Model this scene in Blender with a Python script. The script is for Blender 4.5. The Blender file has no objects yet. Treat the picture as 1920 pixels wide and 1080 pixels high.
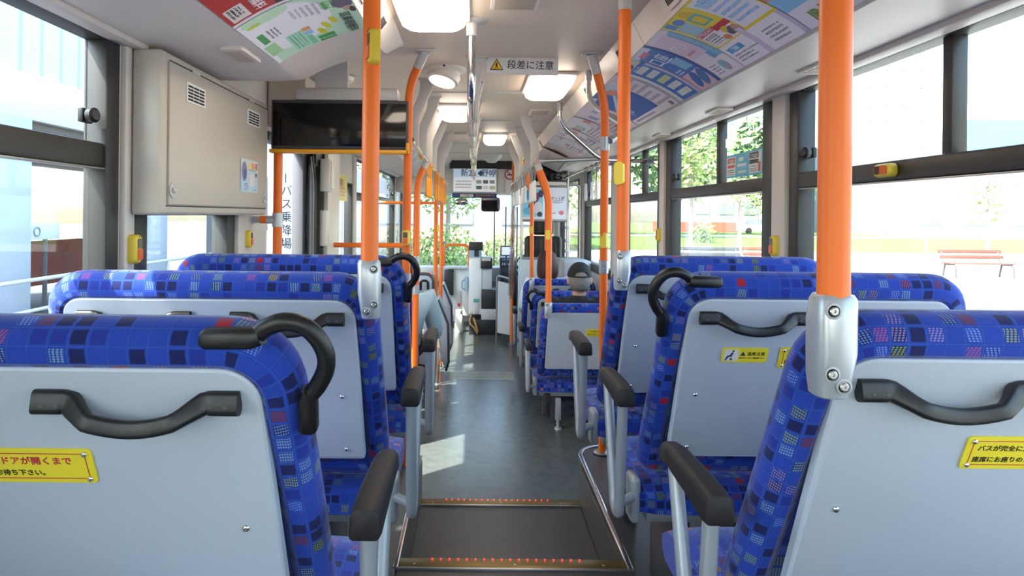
import bpy, bmesh, math, random
from mathutils import Vector as V, Matrix as M
R = math.radians
C = bpy.context.scene.collection
SC = bpy.context.scene
random.seed(7)

# ------------------------------------------------------------------ camera, sky, sun, exposure
CEIL = 2.33            # flat ceiling above the low floor
EYE = 1.60
FPX, CX, CY = 1214.0, 890.0, 403.0
cam = bpy.data.cameras.new('camera')
camo = bpy.data.objects.new('camera', cam)
C.objects.link(camo)
cam.sensor_fit = 'HORIZONTAL'
cam.sensor_width = 36.0
cam.lens = FPX / 1920 * 36
cam.shift_x = (960 - CX) / 1920
cam.shift_y = -(540 - CY) / 1920
cam.clip_start = 0.02
cam.clip_end = 600
camo.matrix_world = M.Translation((0, 0, EYE)) @ M.Rotation(R(90), 4, 'X') @ M.Rotation(0.010, 4, 'Z')
SC.camera = camo

wd = bpy.data.worlds.new('sky')
SC.world = wd
wd.use_nodes = True
wn = wd.node_tree
bg = wn.nodes['Background']
sky = wn.nodes.new('ShaderNodeTexSky')
sky.sky_type = 'NISHITA'
sky.sun_disc = False
sky.sun_elevation = R(56)
sky.sun_rotation = R(-132)
sky.air_density = 1.3
sky.dust_density = 2.5
wn.links.new(sky.outputs[0], bg.inputs[0])
bg.inputs[1].default_value = 0.42

sl = bpy.data.lights.new('sun', 'SUN')
sl.energy = 7.0
sl.angle = R(0.6)
sl.color = (1.0, 0.95, 0.86)
so = bpy.data.objects.new('sun', sl)
C.objects.link(so)
SUN_FROM = V((-0.44, -0.36, 0.82))
so.rotation_euler = SUN_FROM.to_track_quat('Z', 'Y').to_euler()
so.location = SUN_FROM * 60

SC.view_settings.view_transform = 'Standard'
SC.view_settings.look = 'None'
SC.view_settings.gamma = 1
SC.view_settings.use_curve_mapping = False
SC.view_settings.exposure = 1.72
SC.cycles.max_bounces = 12
SC.cycles.diffuse_bounces = 6
SC.cycles.glossy_bounces = 5
SC.cycles.transparent_max_bounces = 16
SC.cycles.sample_clamp_indirect = 6

# ------------------------------------------------------------------ materials
def lin(h):
    if isinstance(h, str):
        h = h.lstrip('#')
        h = ''.join(c * 2 for c in h) if len(h) == 3 else h
        s = [int(h[i:i + 2], 16) / 255 for i in (0, 2, 4)]
    else:
        s = h
    return tuple(c / 12.92 if c <= 0.04045 else ((c + 0.055) / 1.055) ** 2.4 for c in s)

def mat(name, col, rough=0.5, metal=0.0, bump=0.0, bscale=200.0, vary=0.0, vscale=3.0, emit=0.0, spec=0.5, coat=0.0):
    m = bpy.data.materials.new(name)
    m.use_nodes = True
    nt = m.node_tree
    p = nt.nodes['Principled BSDF']
    c = lin(col) + (1,)
    p.inputs['Base Color'].default_value = c
    p.inputs['Roughness'].default_value = rough
    p.inputs['Metallic'].default_value = metal
    p.inputs['Specular IOR Level'].default_value = spec
    p.inputs['Coat Weight'].default_value = coat
    if emit:
        p.inputs['Emission Color'].default_value = c
        p.inputs['Emission Strength'].default_value = emit
    tc = nt.nodes.new('ShaderNodeTexCoord')
    n = nt.nodes.new('ShaderNodeTexNoise')
    nt.links.new(tc.outputs['Object'], n.inputs['Vector'])
    n.inputs['Scale'].default_value = vscale
    n.inputs['Detail'].default_value = 6
    mx = nt.nodes.new('ShaderNodeMix')
    mx.data_type = 'RGBA'
    v = max(vary, 0.02)
    mx.inputs[6].default_value = tuple(x * (1 - v) for x in c[:3]) + (1,)
    mx.inputs[7].default_value = tuple(min(1, x * (1 + v)) for x in c[:3]) + (1,)
    nt.links.new(n.outputs[0], mx.inputs[0])
    nt.links.new(mx.outputs[2], p.inputs['Base Color'])
    if bump:
        n2 = nt.nodes.new('ShaderNodeTexNoise')
        nt.links.new(tc.outputs['Object'], n2.inputs['Vector'])
        n2.inputs['Scale'].default_value = bscale
        b = nt.nodes.new('ShaderNodeBump')
        b.inputs['Strength'].default_value = bump
        b.inputs['Distance'].default_value = 0.002
        nt.links.new(n2.outputs[0], b.inputs['Height'])
        nt.links.new(b.outputs[0], p.inputs['Normal'])
    return m

def glass_mat(name, tint=(0.93, 0.96, 0.95), refl=0.9):
    m = bpy.data.materials.new(name)
    m.use_nodes = True
    nt = m.node_tree
    nt.nodes.clear()
    out = nt.nodes.new('ShaderNodeOutputMaterial')
    tr = nt.nodes.new('ShaderNodeBsdfTransparent')
    tr.inputs[0].default_value = tint + (1,)
    gl = nt.nodes.new('ShaderNodeBsdfGlossy')
    gl.inputs['Roughness'].default_value = 0.02
    lw = nt.nodes.new('ShaderNodeLayerWeight')
    lw.inputs[0].default_value = 0.5
    pw = nt.nodes.new('ShaderNodeMath')
    pw.operation = 'POWER'
    pw.inputs[1].default_value = 5
    nt.links.new(lw.outputs['Facing'], pw.inputs[0])
    mu = nt.nodes.new('ShaderNodeMath')
    mu.operation = 'MULTIPLY_ADD'
    mu.inputs[1].default_value = 0.75 * refl
    mu.inputs[2].default_value = 0.025 * refl
    mx = nt.nodes.new('ShaderNodeMixShader')
    nt.links.new(pw.outputs[0], mu.inputs[0])
    nt.links.new(mu.outputs[0], mx.inputs[0])
    nt.links.new(tr.outputs[0], mx.inputs[1])
    nt.links.new(gl.outputs[0], mx.inputs[2])
    nt.links.new(mx.outputs[0], out.inputs[0])
    return m

def print_mat(name, rough=0.3):
    m = bpy.data.materials.new(name)
    m.use_nodes = True
    nt = m.node_tree
    p = nt.nodes['Principled BSDF']
    p.inputs['Roughness'].default_value = rough
    a = nt.nodes.new('ShaderNodeAttribute')
    a.attribute_name = 'Col'
    nt.links.new(a.outputs['Color'], p.inputs['Base Color'])
    return m

def fabric_mat():
    """blue moquette with rows of small squares, some hatched in other threads"""
    m = bpy.data.materials.new('moquette')
    m.use_nodes = True
    nt = m.node_tree
    L = nt.links.new
    p = nt.nodes['Principled BSDF']
    p.inputs['Roughness'].default_value = 0.85
    p.inputs['Specular IOR Level'].default_value = 0.25
    p.inputs['Sheen Weight'].default_value = 0.25
    p.inputs['Sheen Roughness'].default_value = 0.4
    uv = nt.nodes.new('ShaderNodeUVMap')
    def vm(op, a, b=None):
        n = nt.nodes.new('ShaderNodeVectorMath')
        n.operation = op
        L(a, n.inputs[0])
        if b is not None:
            n.inputs[1].default_value = b
        return n.outputs[0]
    def ma(op, a, b=None, c=None):
        n = nt.nodes.new('ShaderNodeMath')
        n.operation = op
        for i, x in enumerate((a, b, c)):
            if x is None:
                continue
            if isinstance(x, (int, float)):
                n.inputs[i].default_value = x
            else:
                L(x, n.inputs[i])
        return n.outputs[0]
    def ramp(fac, stops):
        n = nt.nodes.new('ShaderNodeValToRGB')
        n.color_ramp.interpolation = 'CONSTANT'
        e = n.color_ramp.elements
        while len(e) < len(stops):
            e.new(0.5)
        for i, (q, col) in enumerate(stops):
            e[i].position = q
            e[i].color = lin(col) + (1,)
        L(fac, n.inputs[0])
        return n.outputs[0]
    def mix(f, a, b):
        n = nt.nodes.new('ShaderNodeMix')
        n.data_type = 'RGBA'
        L(f, n.inputs[0])
        for i, x in ((6, a), (7, b)):
            if isinstance(x, str):
                n.inputs[i].default_value = lin(x) + (1,)
            else:
                L(x, n.inputs[i])
        return n.outputs[2]
    s = vm('SCALE', uv.outputs[0])
    s.node.inputs[3].default_value = 1 / 0.0265
    cell = vm('FLOOR', s)
    fr = vm('FRACTION', s)
    wn_ = nt.nodes.new('ShaderNodeTexWhiteNoise')
    wn_.noise_dimensions = '2D'
    L(cell, wn_.inputs['Vector'])
    rnd = wn_.outputs['Value']
    wn2 = nt.nodes.new('ShaderNodeTexWhiteNoise')
    wn2.noise_dimensions = '2D'
    L(vm('ADD', cell, (17.3, 5.7, 0)), wn2.inputs['Vector'])
    rnd2 = wn2.outputs['Value']
    sx = nt.nodes.new('ShaderNodeSeparateXYZ')
    L(fr, sx.inputs[0])
    ax = ma('ABSOLUTE', ma('SUBTRACT', sx.outputs[0], 0.5))
    ay = ma('ABSOLUTE', ma('SUBTRACT', sx.outputs[1], 0.5))
    big = ma('MAXIMUM', ax, ay)
    sq = ma('LESS_THAN', big, 0.385)
    # plain thread colours of the squares
    base = ramp(rnd, [(0, '#1d3a9a'), (0.30, '#10184f'), (0.52, '#172a84'), (0.70, '#1b3994'), (0.94, '#8e1730'), (0.972, '#51305f')])
    # hatched threads
    hue = ramp(rnd2, [(0, '#6584cc'), (0.35, '#7899ae'), (0.62, '#82964f'), (0.80, '#8478b0'), (0.93, '#a04c70')])
    sx2 = nt.nodes.new('ShaderNodeSeparateXYZ')
    L(s, sx2.inputs[0])
    st = ma('SINE', ma('MULTIPLY', ma('ADD', sx2.outputs[0], ma('MULTIPLY', sx2.outputs[1], ma('SUBTRACT', rnd2, 0.5))), 30.0))
    st2 = ma('SINE', ma('MULTIPLY', sx2.outputs[1], 48.0))
    hatch = ma('MULTIPLY', ma('GREATER_THAN', st, -0.35), ma('GREATER_THAN', st2, -0.55))
    has = ma('GREATER_THAN', ma('FRACT', ma('MULTIPLY', rnd2, 7.31)), 0.66)
    hm = ma('MULTIPLY', hatch, has)
    hm = ma('MULTIPLY', hm, 0.8)
    col = mix(hm, base, hue)
    ground = '#193a92'
    col = mix(sq, ground, col)
    # stitched line between the rows
    ln = ma('GREATER_THAN', big, 0.475)
    dash = ma('MULTIPLY', ma('MULTIPLY', ln, 0.25), ma('GREATER_THAN', ma('SINE', ma('MULTIPLY', ma('ADD', sx2.outputs[0], sx2.outputs[1]), 55.0)), 0.0))
    col = mix(dash, col, '#5c7fe6')
    L(col, p.inputs['Base Color'])
    b = nt.nodes.new('ShaderNodeBump')
    b.inputs['Strength'].default_value = 0.35
    b.inputs['Distance'].default_value = 0.0015
    tn = nt.nodes.new('ShaderNodeTexNoise')
    tn.inputs['Scale'].default_value = 900
    tc = nt.nodes.new('ShaderNodeTexCoord')
    L(tc.outputs['Object'], tn.inputs['Vector'])
    L(tn.outputs[0], b.inputs['Height'])
    L(b.outputs[0], p.inputs['Normal'])
    return m

def siding_mat(name, col, dark, pitch):
    m = mat(name, col, 0.5)
    nt = m.node_tree
    p = nt.nodes['Principled BSDF']
    tc = nt.nodes.new('ShaderNodeTexCoord')
    w = nt.nodes.new('ShaderNodeTexWave')
    w.bands_direction = 'Y'
    w.inputs['Scale'].default_value = 1 / pitch * 0.314
    nt.links.new(tc.outputs['Object'], w.inputs['Vector'])
    r = nt.nodes.new('ShaderNodeValToRGB')
    r.color_ramp.elements[0].position = 0.0
    r.color_ramp.elements[0].color = lin(dark) + (1,)
    r.color_ramp.elements[1].position = 0.12
    r.color_ramp.elements[1].color = lin(col) + (1,)
    nt.links.new(w.outputs['Fac'], r.inputs[0])
    nt.links.new(r.outputs[0], p.inputs['Base Color'])
    return m

MT = dict(
    fabric=fabric_mat(),
    shell=mat('seat_back_laminate', '#aeb7c3', 0.42, bump=0.05, bscale=400),
    black=mat('black_rubber', '#0e0e10', 0.42, bump=0.08, bscale=500),
    pad=mat('armrest_rubber', '#211e1f', 0.55, bump=0.1, bscale=500, spec=0.3),
    greymetal=mat('grey_painted_metal', '#9a9fa3', 0.35, metal=0.3),
    silver=mat('cast_silver_paint', '#b4b9c0', 0.33, metal=0.55),
    chrome=mat('chrome_tube', '#d8d8d8', 0.12, metal=1.0),
    steel=mat('brushed_steel', '#b8b8b6', 0.3, metal=0.9),
    orange=mat('orange_vinyl', '#ec701c', 0.42, vary=0.05),
    gold=mat('golden_yellow_paint', '#eda71e', 0.4),
    ceiling=mat('ceiling_panel', '#d6c7b5', 0.45, vary=0.02),
    cove=mat('cove_panel', '#cfc6bd', 0.4),
    wall=mat('wall_panel', '#cfcac2', 0.45),
    wallgrey=mat('wall_grey_panel', '#b9bbbb', 0.45),
    cabinet=mat('cabinet_paint', '#bcb5a8', 0.4),
    frame=mat('window_rubber', '#262728', 0.45),
    sash=mat('sash_bronze', '#34322f', 0.4, metal=0.2),
    floor=mat('vinyl_floor', '#4d5452', 0.27, vary=0.35, vscale=14, bump=0.05, bscale=90),
    step=mat('step_vinyl', '#3f4041', 0.36, vary=0.18, vscale=9),
    panelgrey=mat('podium_panel', '#5b5958', 0.3, metal=0.2),
    brass=mat('nosing_brass', '#7d6a3c', 0.35, metal=0.6),
    red_led=mat('red_led', '#ff1a1a', 0.4, emit=4.0),
    lamp=mat('lamp_diffuser', '#ffecd8', 0.4, emit=3.6),
    lampwhite=mat('lamp_housing', '#e9e5de', 0.4),
    hanger=mat('hanger_plate', '#bdbab6', 0.4),
    yellow=mat('button_yellow', '#dcc43a', 0.35),
    lens_dark=mat('button_window', '#4a2f38', 0.15),
    lens_red=mat('button_push', '#d8632a', 0.25),
    strap_y=mat('strap_orange', '#f39a1d', 0.5),
    strap_w=mat('strap_white', '#e8e9ea', 0.4),
    strap_b=mat('strap_belt_grey', '#8d8d8a', 0.6),
    screen=mat('dark_screen', '#08080a', 0.10, spec=0.5),
    darkgrey=mat('dark_grey_plastic', '#3f4145', 0.4),
    charcoal=mat('charcoal_plastic', '#26282b', 0.42),
    white=mat('white_plastic', '#e6e6e4', 0.4),
    offwhite=mat('cream_plastic', '#dcd8cf', 0.4),
    signwhite=mat('sign_white', '#d6d3d0', 0.4),
    ink=mat('black_ink', '#1f1c1c', 0.5),
    inknavy=mat('navy_ink', '#28305a', 0.5),
    inkred=mat('red_ink', '#b3273c', 0.5),
    plate=mat('notice_yellow', '#e2cf2e', 0.4),
    signyellow=mat('warning_yellow', '#e5b72a', 0.4),
    glass=glass_mat('window_glass'),
    tglass=glass_mat('door_glass', (0.9, 0.94, 0.93)),
    vinyl=glass_mat('clear_vinyl', (0.90, 0.895, 0.89), 0.4),
    mirror=mat('mirror_face', '#d0d4d6', 0.03, metal=1.0),
    printed=print_mat('printed_paper'),
    skin=mat('skin', '#c69a7d', 0.5),
    hair_b=mat('brown_hair', '#3d1a12', 0.6, bump=0.4, bscale=150),
    hair_g=mat('grey_hair', '#77736f', 0.6, vary=0.55, vscale=60, bump=0.4, bscale=200),
    cap=mat('black_cap_cloth', '#1b1b1e', 0.75, bump=0.2),
    jacket=mat('black_jacket', '#1c1d22', 0.8, bump=0.2),
    blouse=mat('white_blouse', '#dfe4ec', 0.7),
    teal=mat('pale_teal_cloth', '#a9bfc4', 0.75),
    trousers=mat('dark_trousers', '#2b2c33', 0.8),
    shoe=mat('dark_shoe', '#2d2622', 0.5),
    concrete=mat('pale_paving', '#9a9893', 0.8, vary=0.06, vscale=2),
    asphalt=mat('asphalt', '#515254', 0.85, vary=0.15, vscale=4),
    grass=mat('lawn', '#4f6d28', 0.9, vary=0.25, vscale=1.2),
    leaf=mat('leaf_green', '#6b8a42', 0.7, vary=0.3, vscale=2),
    leafdark=mat('leaf_dark', '#5c7d49', 0.7, vary=0.3, vscale=2),
    leafpale=mat('leaf_pale', '#8c9c58', 0.7, vary=0.25, vscale=2),
    bark=mat('bark', '#8d8379', 0.9, vary=0.2),
    wood=mat('bench_wood', '#70463a', 0.6, vary=0.15),
    bmetal=mat('bench_metal', '#4c4e50', 0.5),
    siding=siding_mat('blue_siding', '#b4c8e2', '#8ea6d0', 0.42),
    fascia=mat('fascia_white', '#c2c8ce', 0.5),
    column=mat('column_white', '#a4adb6', 0.6),
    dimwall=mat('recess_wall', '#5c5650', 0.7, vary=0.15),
    brick=mat('brick_red', '#9c5c48', 0.8, vary=0.15),
    planter=mat('planter_wall', '#9b7f70', 0.8, vary=0.2),
    paleblue=mat('pale_blue_facade', '#9fbccb', 0.6),
    paleface=mat('pale_facade', '#aeb0b2', 0.6),
    winblue=mat('facade_window', '#7d8894', 0.3),
    car=mat('white_car_paint', '#e0e2e4', 0.25),
    tyre=mat('tyre', '#232323', 0.8),
    blueplastic=mat('blue_plastic', '#5fa9cf', 0.5),
    bag=mat('white_bag', '#e4e1dd', 0.6),
    ticketgreen=mat('green_panel', '#5aa892', 0.4),
    navy=mat('navy_strip', '#2b3d78', 0.4),
    vent=mat('vent_beige', '#b4a692', 0.5),
    slot=mat('vent_slot', '#262423', 0.7),
    pink=mat('pink_cloth', '#d8627e', 0.7),
    stick=mat('floor_sticker', '#a9a27a', 0.45, vary=0.15, vscale=20),
    cable=mat('tan_cable', '#b08a4e', 0.5),
)
# ------------------------------------------------------------------ mesh helpers
ORG = {}

class B:
    """collects shapes in world coordinates; part()/thing1() link them as ONE mesh object"""
    def __init__(s):
        s.bm = bmesh.new()
        s.uv = None
    def box(s, x0, x1, y0, y1, z0, z1, bev=0.0, seg=2, mi=0, mtx=None):
        g = bmesh.ops.create_cube(s.bm, size=1)
        vs = g['verts']
        for v in vs:
            v.co = V(((x0 + x1) / 2 + v.co.x * (x1 - x0), (y0 + y1) / 2 + v.co.y * (y1 - y0), (z0 + z1) / 2 + v.co.z * (z1 - z0)))
        fs = list({f for v in vs for f in v.link_faces})
        if bev > 0:
            es = list({e for v in vs for e in v.link_edges})
            r = bmesh.ops.bevel(s.bm, geom=es, offset=min(bev, 0.49 * min(abs(x1 - x0), abs(y1 - y0), abs(z1 - z0))), segments=seg, affect='EDGES', profile=0.5)
            fs = list({f for f in r['faces']} | {f for f in fs if f.is_valid})
            allv = {v for f in fs for v in f.verts}
            fs = list({f for v in allv for f in v.link_faces})
            vs = list(allv)
        for f in fs:
            f.material_index = mi
        if mtx is not None:
            for v in vs:
                v.co = mtx @ v.co
        return s
    def ring_loft(s, rings, caps=True, mi=0, closed=True, uvs=None):
        rv = [[s.bm.verts.new(p) for p in r] for r in rings]
        n = len(rv[0])
        if uvs is not None and s.uv is None:
            s.uv = s.bm.loops.layers.uv.new('UVMap')
        for i in range(len(rv) - 1):
            for j in range(n if closed else n - 1):
                k = (j + 1) % n
                try:
                    f = s.bm.faces.new((rv[i][j], rv[i][k], rv[i + 1][k], rv[i + 1][j]))
                except ValueError:
                    continue
                f.material_index = mi
                if uvs is not None:
                    jj = j + 1
                    for l, (a, b) in zip(f.loops, ((i, j), (i, jj), (i + 1, jj), (i + 1, j))):
                        l[s.uv].uv = uvs[a][b]
        if caps and closed:
            for r in (rv[0], rv[-1]):
                try:
                    f = s.bm.faces.new(r)
                    f.material_index = mi
                    if uvs is not None:
                        for l in f.loops:
                            l[s.uv].uv = (l.vert.co.x, l.vert.co.z)
                except ValueError:
                    pass
        return rv
    def tube(s, pts, r, n=12, mi=0, caps=True, ry=None, up=None, closed=False):
        pts = [V(p) for p in pts]
        rr = r if isinstance(r, (list, tuple)) else [r] * len(pts)
        N = len(pts)
        T = []
        for i in range(N):
            a = pts[i - 1] if (i > 0 or closed) else pts[0]
            b = pts[(i + 1) % N] if (i < N - 1 or closed) else pts[-1]
            T.append((b - a).normalized())
        u = V(up) if up else (V((0, 0, 1)) if abs(T[0].z) < 0.9 else V((0, 1, 0)))
        rings = []
        for i in range(N):
            t = T[i]
            u = (u - t * u.dot(t)).normalized()
            w = t.cross(u)
            a = rr[i]
            b = (ry if ry is not None else a)
            rings.append([pts[i] + w * (a * math.cos(2 * math.pi * k / n)) + u * (b * math.sin(2 * math.pi * k / n)) for k in range(n)])
        if closed:
            rings.append(rings[0])
        s.ring_loft(rings, caps and not closed, mi)
        return s
    def flat(s, pts, wid, thk, up=None, mi=0):
        """rounded-rectangle bar swept along pts; wid across, thk along up"""
        pts = [V(p) for p in pts]
        N = len(pts)
        u = V(up) if up else V((0, 0, 1))
        rings = []
        for i in range(N):
            t = (pts[min(i + 1, N - 1)] - pts[max(i - 1, 0)]).normalized()
            uu = (u - t * u.dot(t)).normalized()
            w = t.cross(uu)
            wi = wid[i] if isinstance(wid, (list, tuple)) else wid
            ti = thk[i] if isinstance(thk, (list, tuple)) else thk
            c = min(wi, ti) * 0.34
            pr = [(sx * (wi / 2 - c) + c * math.cos(R(a0 + 30 * k)), sy * (ti / 2 - c) + c * math.sin(R(a0 + 30 * k))) for sx, sy, a0 in ((1, 1, 0), (-1, 1, 90), (-1, -1, 180), (1, -1, 270)) for k in range(4)]
            rings.append([pts[i] + w * a + uu * b for a, b in pr])
        s.ring_loft(rings, True, mi)
        return s
    def cyl(s, p0, p1, r, r1=None, n=16, mi=0):
        return s.tube([p0, p1], [r, r if r1 is None else r1], n, mi)
    def lathe(s, prof, c, ax=(0, 0, 1), n=20, mi=0):
        ax = V(ax).normalized()
        u = ax.orthogonal().normalized()
        w = ax.cross(u)
        c = V(c)
        rings = [[c + ax * h + (u * math.cos(2 * math.pi * k / n) + w * math.sin(2 * math.pi * k / n)) * max(r, 1e-4) for k in range(n)] for r, h in prof]
        s.ring_loft(rings, True, mi)
        return s
    def sph(s, c, r, sc=(1, 1, 1), mi=0, n=12, mtx=None):
        g = bmesh.ops.create_uvsphere(s.bm, u_segments=n * 2, v_segments=n, radius=r)
        for v in g['verts']:
            v.co = V((v.co.x * sc[0], v.co.y * sc[1], v.co.z * sc[2]))
            if mtx is not None:
                v.co = mtx @ v.co
            v.co += V(c)
        for f in {f for v in g['verts'] for f in v.link_faces}:
            f.material_index = mi
        return s
    def prism(s, poly, fn, t0, t1, mi=0):
        """poly: list of 2D points; fn(a,b,t)->3D"""
        s.ring_loft([[V(fn(a, b, t)) for a, b in poly] for t in (t0, t1)], True, mi)
        return s
    def strip(s, prof, y0, y1, mi=0, thick=0.0):
        """open profile (x,z) extruded along Y as a solid sheet"""
        off = []
        for i, (x, z) in enumerate(prof):
            a = V(prof[max(i - 1, 0)])
            b = V(prof[min(i + 1, len(prof) - 1)])
            t = (b - a).normalized()
            off.append((x - t.y * thick, z + t.x * thick))
        poly = list(prof) + off[::-1]
        s.ring_loft([[V((x, y, z)) for x, z in poly] for y in (y0, y1)], True, mi)
        return s
    def text(s, txt, size, mtx, mi=0, align='CENTER', bold=0.0, thick=0.0006, slant=0.0):
        cu = bpy.data.curves.new('t', 'FONT')
        cu.body = txt
        cu.size = size
        cu.align_x = align
        cu.align_y = 'CENTER'
        cu.offset = bold
        cu.extrude = thick / 2
        cu.resolution_u = 2
        cu.shear = slant
        o = bpy.data.objects.new('t', cu)
        C.objects.link(o)
        bpy.context.view_layer.update()
        me = bpy.data.meshes.new_from_object(o.evaluated_get(bpy.context.evaluated_depsgraph_get()))
        off = len(s.bm.verts)
        b2 = bmesh.new()
        b2.from_mesh(me)
        if callable(mtx):
            bmesh.ops.triangulate(b2, faces=b2.faces[:])
            for _ in range(3):
                es = [e for e in b2.edges if e.calc_length() > 0.006]
                if not es:
                    break
                bmesh.ops.subdivide_edges(b2, edges=es, cuts=1)
                bmesh.ops.triangulate(b2, faces=b2.faces[:])
        for v in b2.verts:
            v.co = (mtx(v.co) if callable(mtx) else mtx @ v.co)
        vm = [s.bm.verts.new(v.co) for v in b2.verts]
        b2.verts.index_update()
        for f in b2.faces:
            try:
                nf = s.bm.faces.new([vm[v.index] for v in f.verts])
                nf.material_index = mi
            except ValueError:
                pass
        b2.free()
        bpy.data.objects.remove(o)
        bpy.data.curves.remove(cu)
        bpy.data.meshes.remove(me)
        return s

def obj(name, b, m, parent=None, org=None, smooth=True, angle=38, recalc=True):
    if recalc:
        bmesh.ops.recalc_face_normals(b.bm, faces=b.bm.faces[:])
    if parent is not None:
        org = ORG[parent.name]
    elif org is None:
        xs = [v.co for v in b.bm.verts]
        org = V((sum(v.x for v in xs) / len(xs), sum(v.y for v in xs) / len(xs), min(v.z for v in xs)))
    org = V(org)
    for v in b.bm.verts:
        v.co -= org
    me = bpy.data.meshes.new(name)
    b.bm.to_mesh(me)
    b.bm.free()
    if smooth:
        me.shade_smooth()
        me.set_sharp_from_angle(angle=R(angle))
    for q in (m if isinstance(m, (list, tuple)) else [m]):
        me.materials.append(MT[q] if isinstance(q, str) else q)
    o = bpy.data.objects.new(name, me)
    C.objects.link(o)
    if parent is not None:
        o.parent = parent
    else:
        o.location = org
    ORG[o.name] = org
    return o

def tag(o, label=None, cat=None, group=None, kind=None):
    for k, v in (('label', label), ('category', cat), ('group', group), ('kind', kind)):
        if v:
            o[k] = v
    return o

def thing(name, label, cat, loc, group=None):
    o = bpy.data.objects.new(name, None)
    o.empty_display_size = 0.05
    C.objects.link(o)
    o.location = loc
    ORG[o.name] = V(loc)
    return tag(o, label, cat, group)

def struct(name, b, m, parent=None, **k):
    o = obj(name, b, m, parent, **k)
    if parent is None:
        o['kind'] = 'structure'
    return o

def sroot(name, loc):
    o = bpy.data.objects.new(name, None)
    o.empty_display_size = 0.05
    C.objects.link(o)
    o.location = loc
    ORG[o.name] = V(loc)
    o['kind'] = 'structure'
    return o

def plane_m(o, right, up):
    r = V(right).normalized()
    n = r.cross(V(up)).normalized()
    u = n.cross(r)
    return M(((r.x, u.x, n.x, o[0]), (r.y, u.y, n.y, o[1]), (r.z, u.z, n.z, o[2]), (0, 0, 0, 1)))

def bez(p0, p1, p2, n=8):
    p0, p1, p2 = V(p0), V(p1), V(p2)
    return [p0 * (1 - t) ** 2 + p1 * (2 * t * (1 - t)) + p2 * t * t for t in (i / n for i in range(n + 1))]

def fillet(pts, r, n=6):
    """polyline with rounded corners"""
    pts = [V(p) for p in pts]
    out = [pts[0]]
    for i in range(1, len(pts) - 1):
        a = (pts[i - 1] - pts[i])
        b = (pts[i + 1] - pts[i])
        q = min(r, a.length * 0.49, b.length * 0.49)
        out += bez(pts[i] + a.normalized() * q, pts[i], pts[i] + b.normalized() * q, n)
    out.append(pts[-1])
    return out

class Canvas:
    """small printed picture: one colour per cell, built into a sheet as face colours"""
    def __init__(s, nx, ny, bg):
        nx, ny = int(nx * 1.8), int(ny * 1.8)
        s.nx, s.ny = nx, ny
        s.c = [[lin(bg)] * nx for _ in range(ny)]
    def put(s, fn, col):
        col = lin(col)
        for j in range(s.ny):
            for i in range(s.nx):
                if fn((i + 0.5) / s.nx, (j + 0.5) / s.ny):
                    s.c[j][i] = col
        return s
    def rect(s, x0, y0, x1, y1, col):
        return s.put(lambda x, y: x0 <= x <= x1 and y0 <= y <= y1, col)
    def ell(s, cx, cy, rx, ry, col, rot=0.0):
        ca, sa = math.cos(rot), math.sin(rot)
        def f(x, y):
            dx, dy = x - cx, y - cy
            a, b = dx * ca + dy * sa, -dx * sa + dy * ca
            return (a / rx) ** 2 + (b / ry) ** 2 <= 1
        return s.put(f, col)
    def lines(s, x0, y0, x1, y1, n, col, seed=1, fill=0.8):
        rn = random.Random(seed)
        h = (y1 - y0) / n
        for k in range(n):
            e = x0 + (x1 - x0) * (fill + (1 - fill) * rn.random())
            yy = y0 + h * (k + 0.5)
            rw = []
            for j in range(s.ny):
                if abs((j + 0.5) / s.ny - yy) <= max(h * 0.25, 0.5 / s.ny):
                    rw.append(j)
            for j in rw[:max(1, len(rw))]:
                for i in range(s.nx):
                    x = (i + 0.5) / s.nx
                    if x0 <= x <= e and rn.random() < 0.82:
                        s.c[j][i] = lin(col)
        return s
    def sheet(s, b, fn):
        """fn(s,t) -> point; colours go to the 'Col' layer"""
        bm = b.bm
        cl = bm.loops.layers.float_color.get('Col') or bm.loops.layers.float_color.new('Col')
        vs = [[bm.verts.new(fn(i / s.nx, j / s.ny)) for i in range(s.nx + 1)] for j in range(s.ny + 1)]
        for j in range(s.ny):
            for i in range(s.nx):
                f = bm.faces.new((vs[j][i], vs[j][i + 1], vs[j + 1][i + 1], vs[j + 1][i]))
                for l in f.loops:
                    l[cl] = s.c[j][i] + (1,)
        return b

def paint_new(b, n0, col):
    """colour all faces added after face count n0"""
    cl = b.bm.loops.layers.float_color.get('Col')
    b.bm.faces.ensure_lookup_table()
    for f in b.bm.faces[n0:]:
        for l in f.loops:
            l[cl] = lin(col) + (1,)
# ------------------------------------------------------------------ the bus body
XL, XR = -1.06, 1.25
Y0, Y1 = -1.3, 9.75
WT = 0.07

b = B(); b.box(XL - WT, XR + WT, 3.17, Y1, -0.08, 0.0); struct('floor', b, 'floor')
b = B()
b.box(-0.25, 0.55, Y0, 2.19, 0.30, 0.40)
b.box(-0.25, 0.55, 2.10, 2.185, 0.0, 0.34)
struct('floor_upper_aisle', b, 'step')
b = B()
b.box(-0.245, 0.52, 2.19, 3.14, 0.10, 0.20)
b.box(-0.245, 0.52, 3.05, 3.135, 0.0, 0.14)
struct('floor_step_tread', b, 'step')
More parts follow.
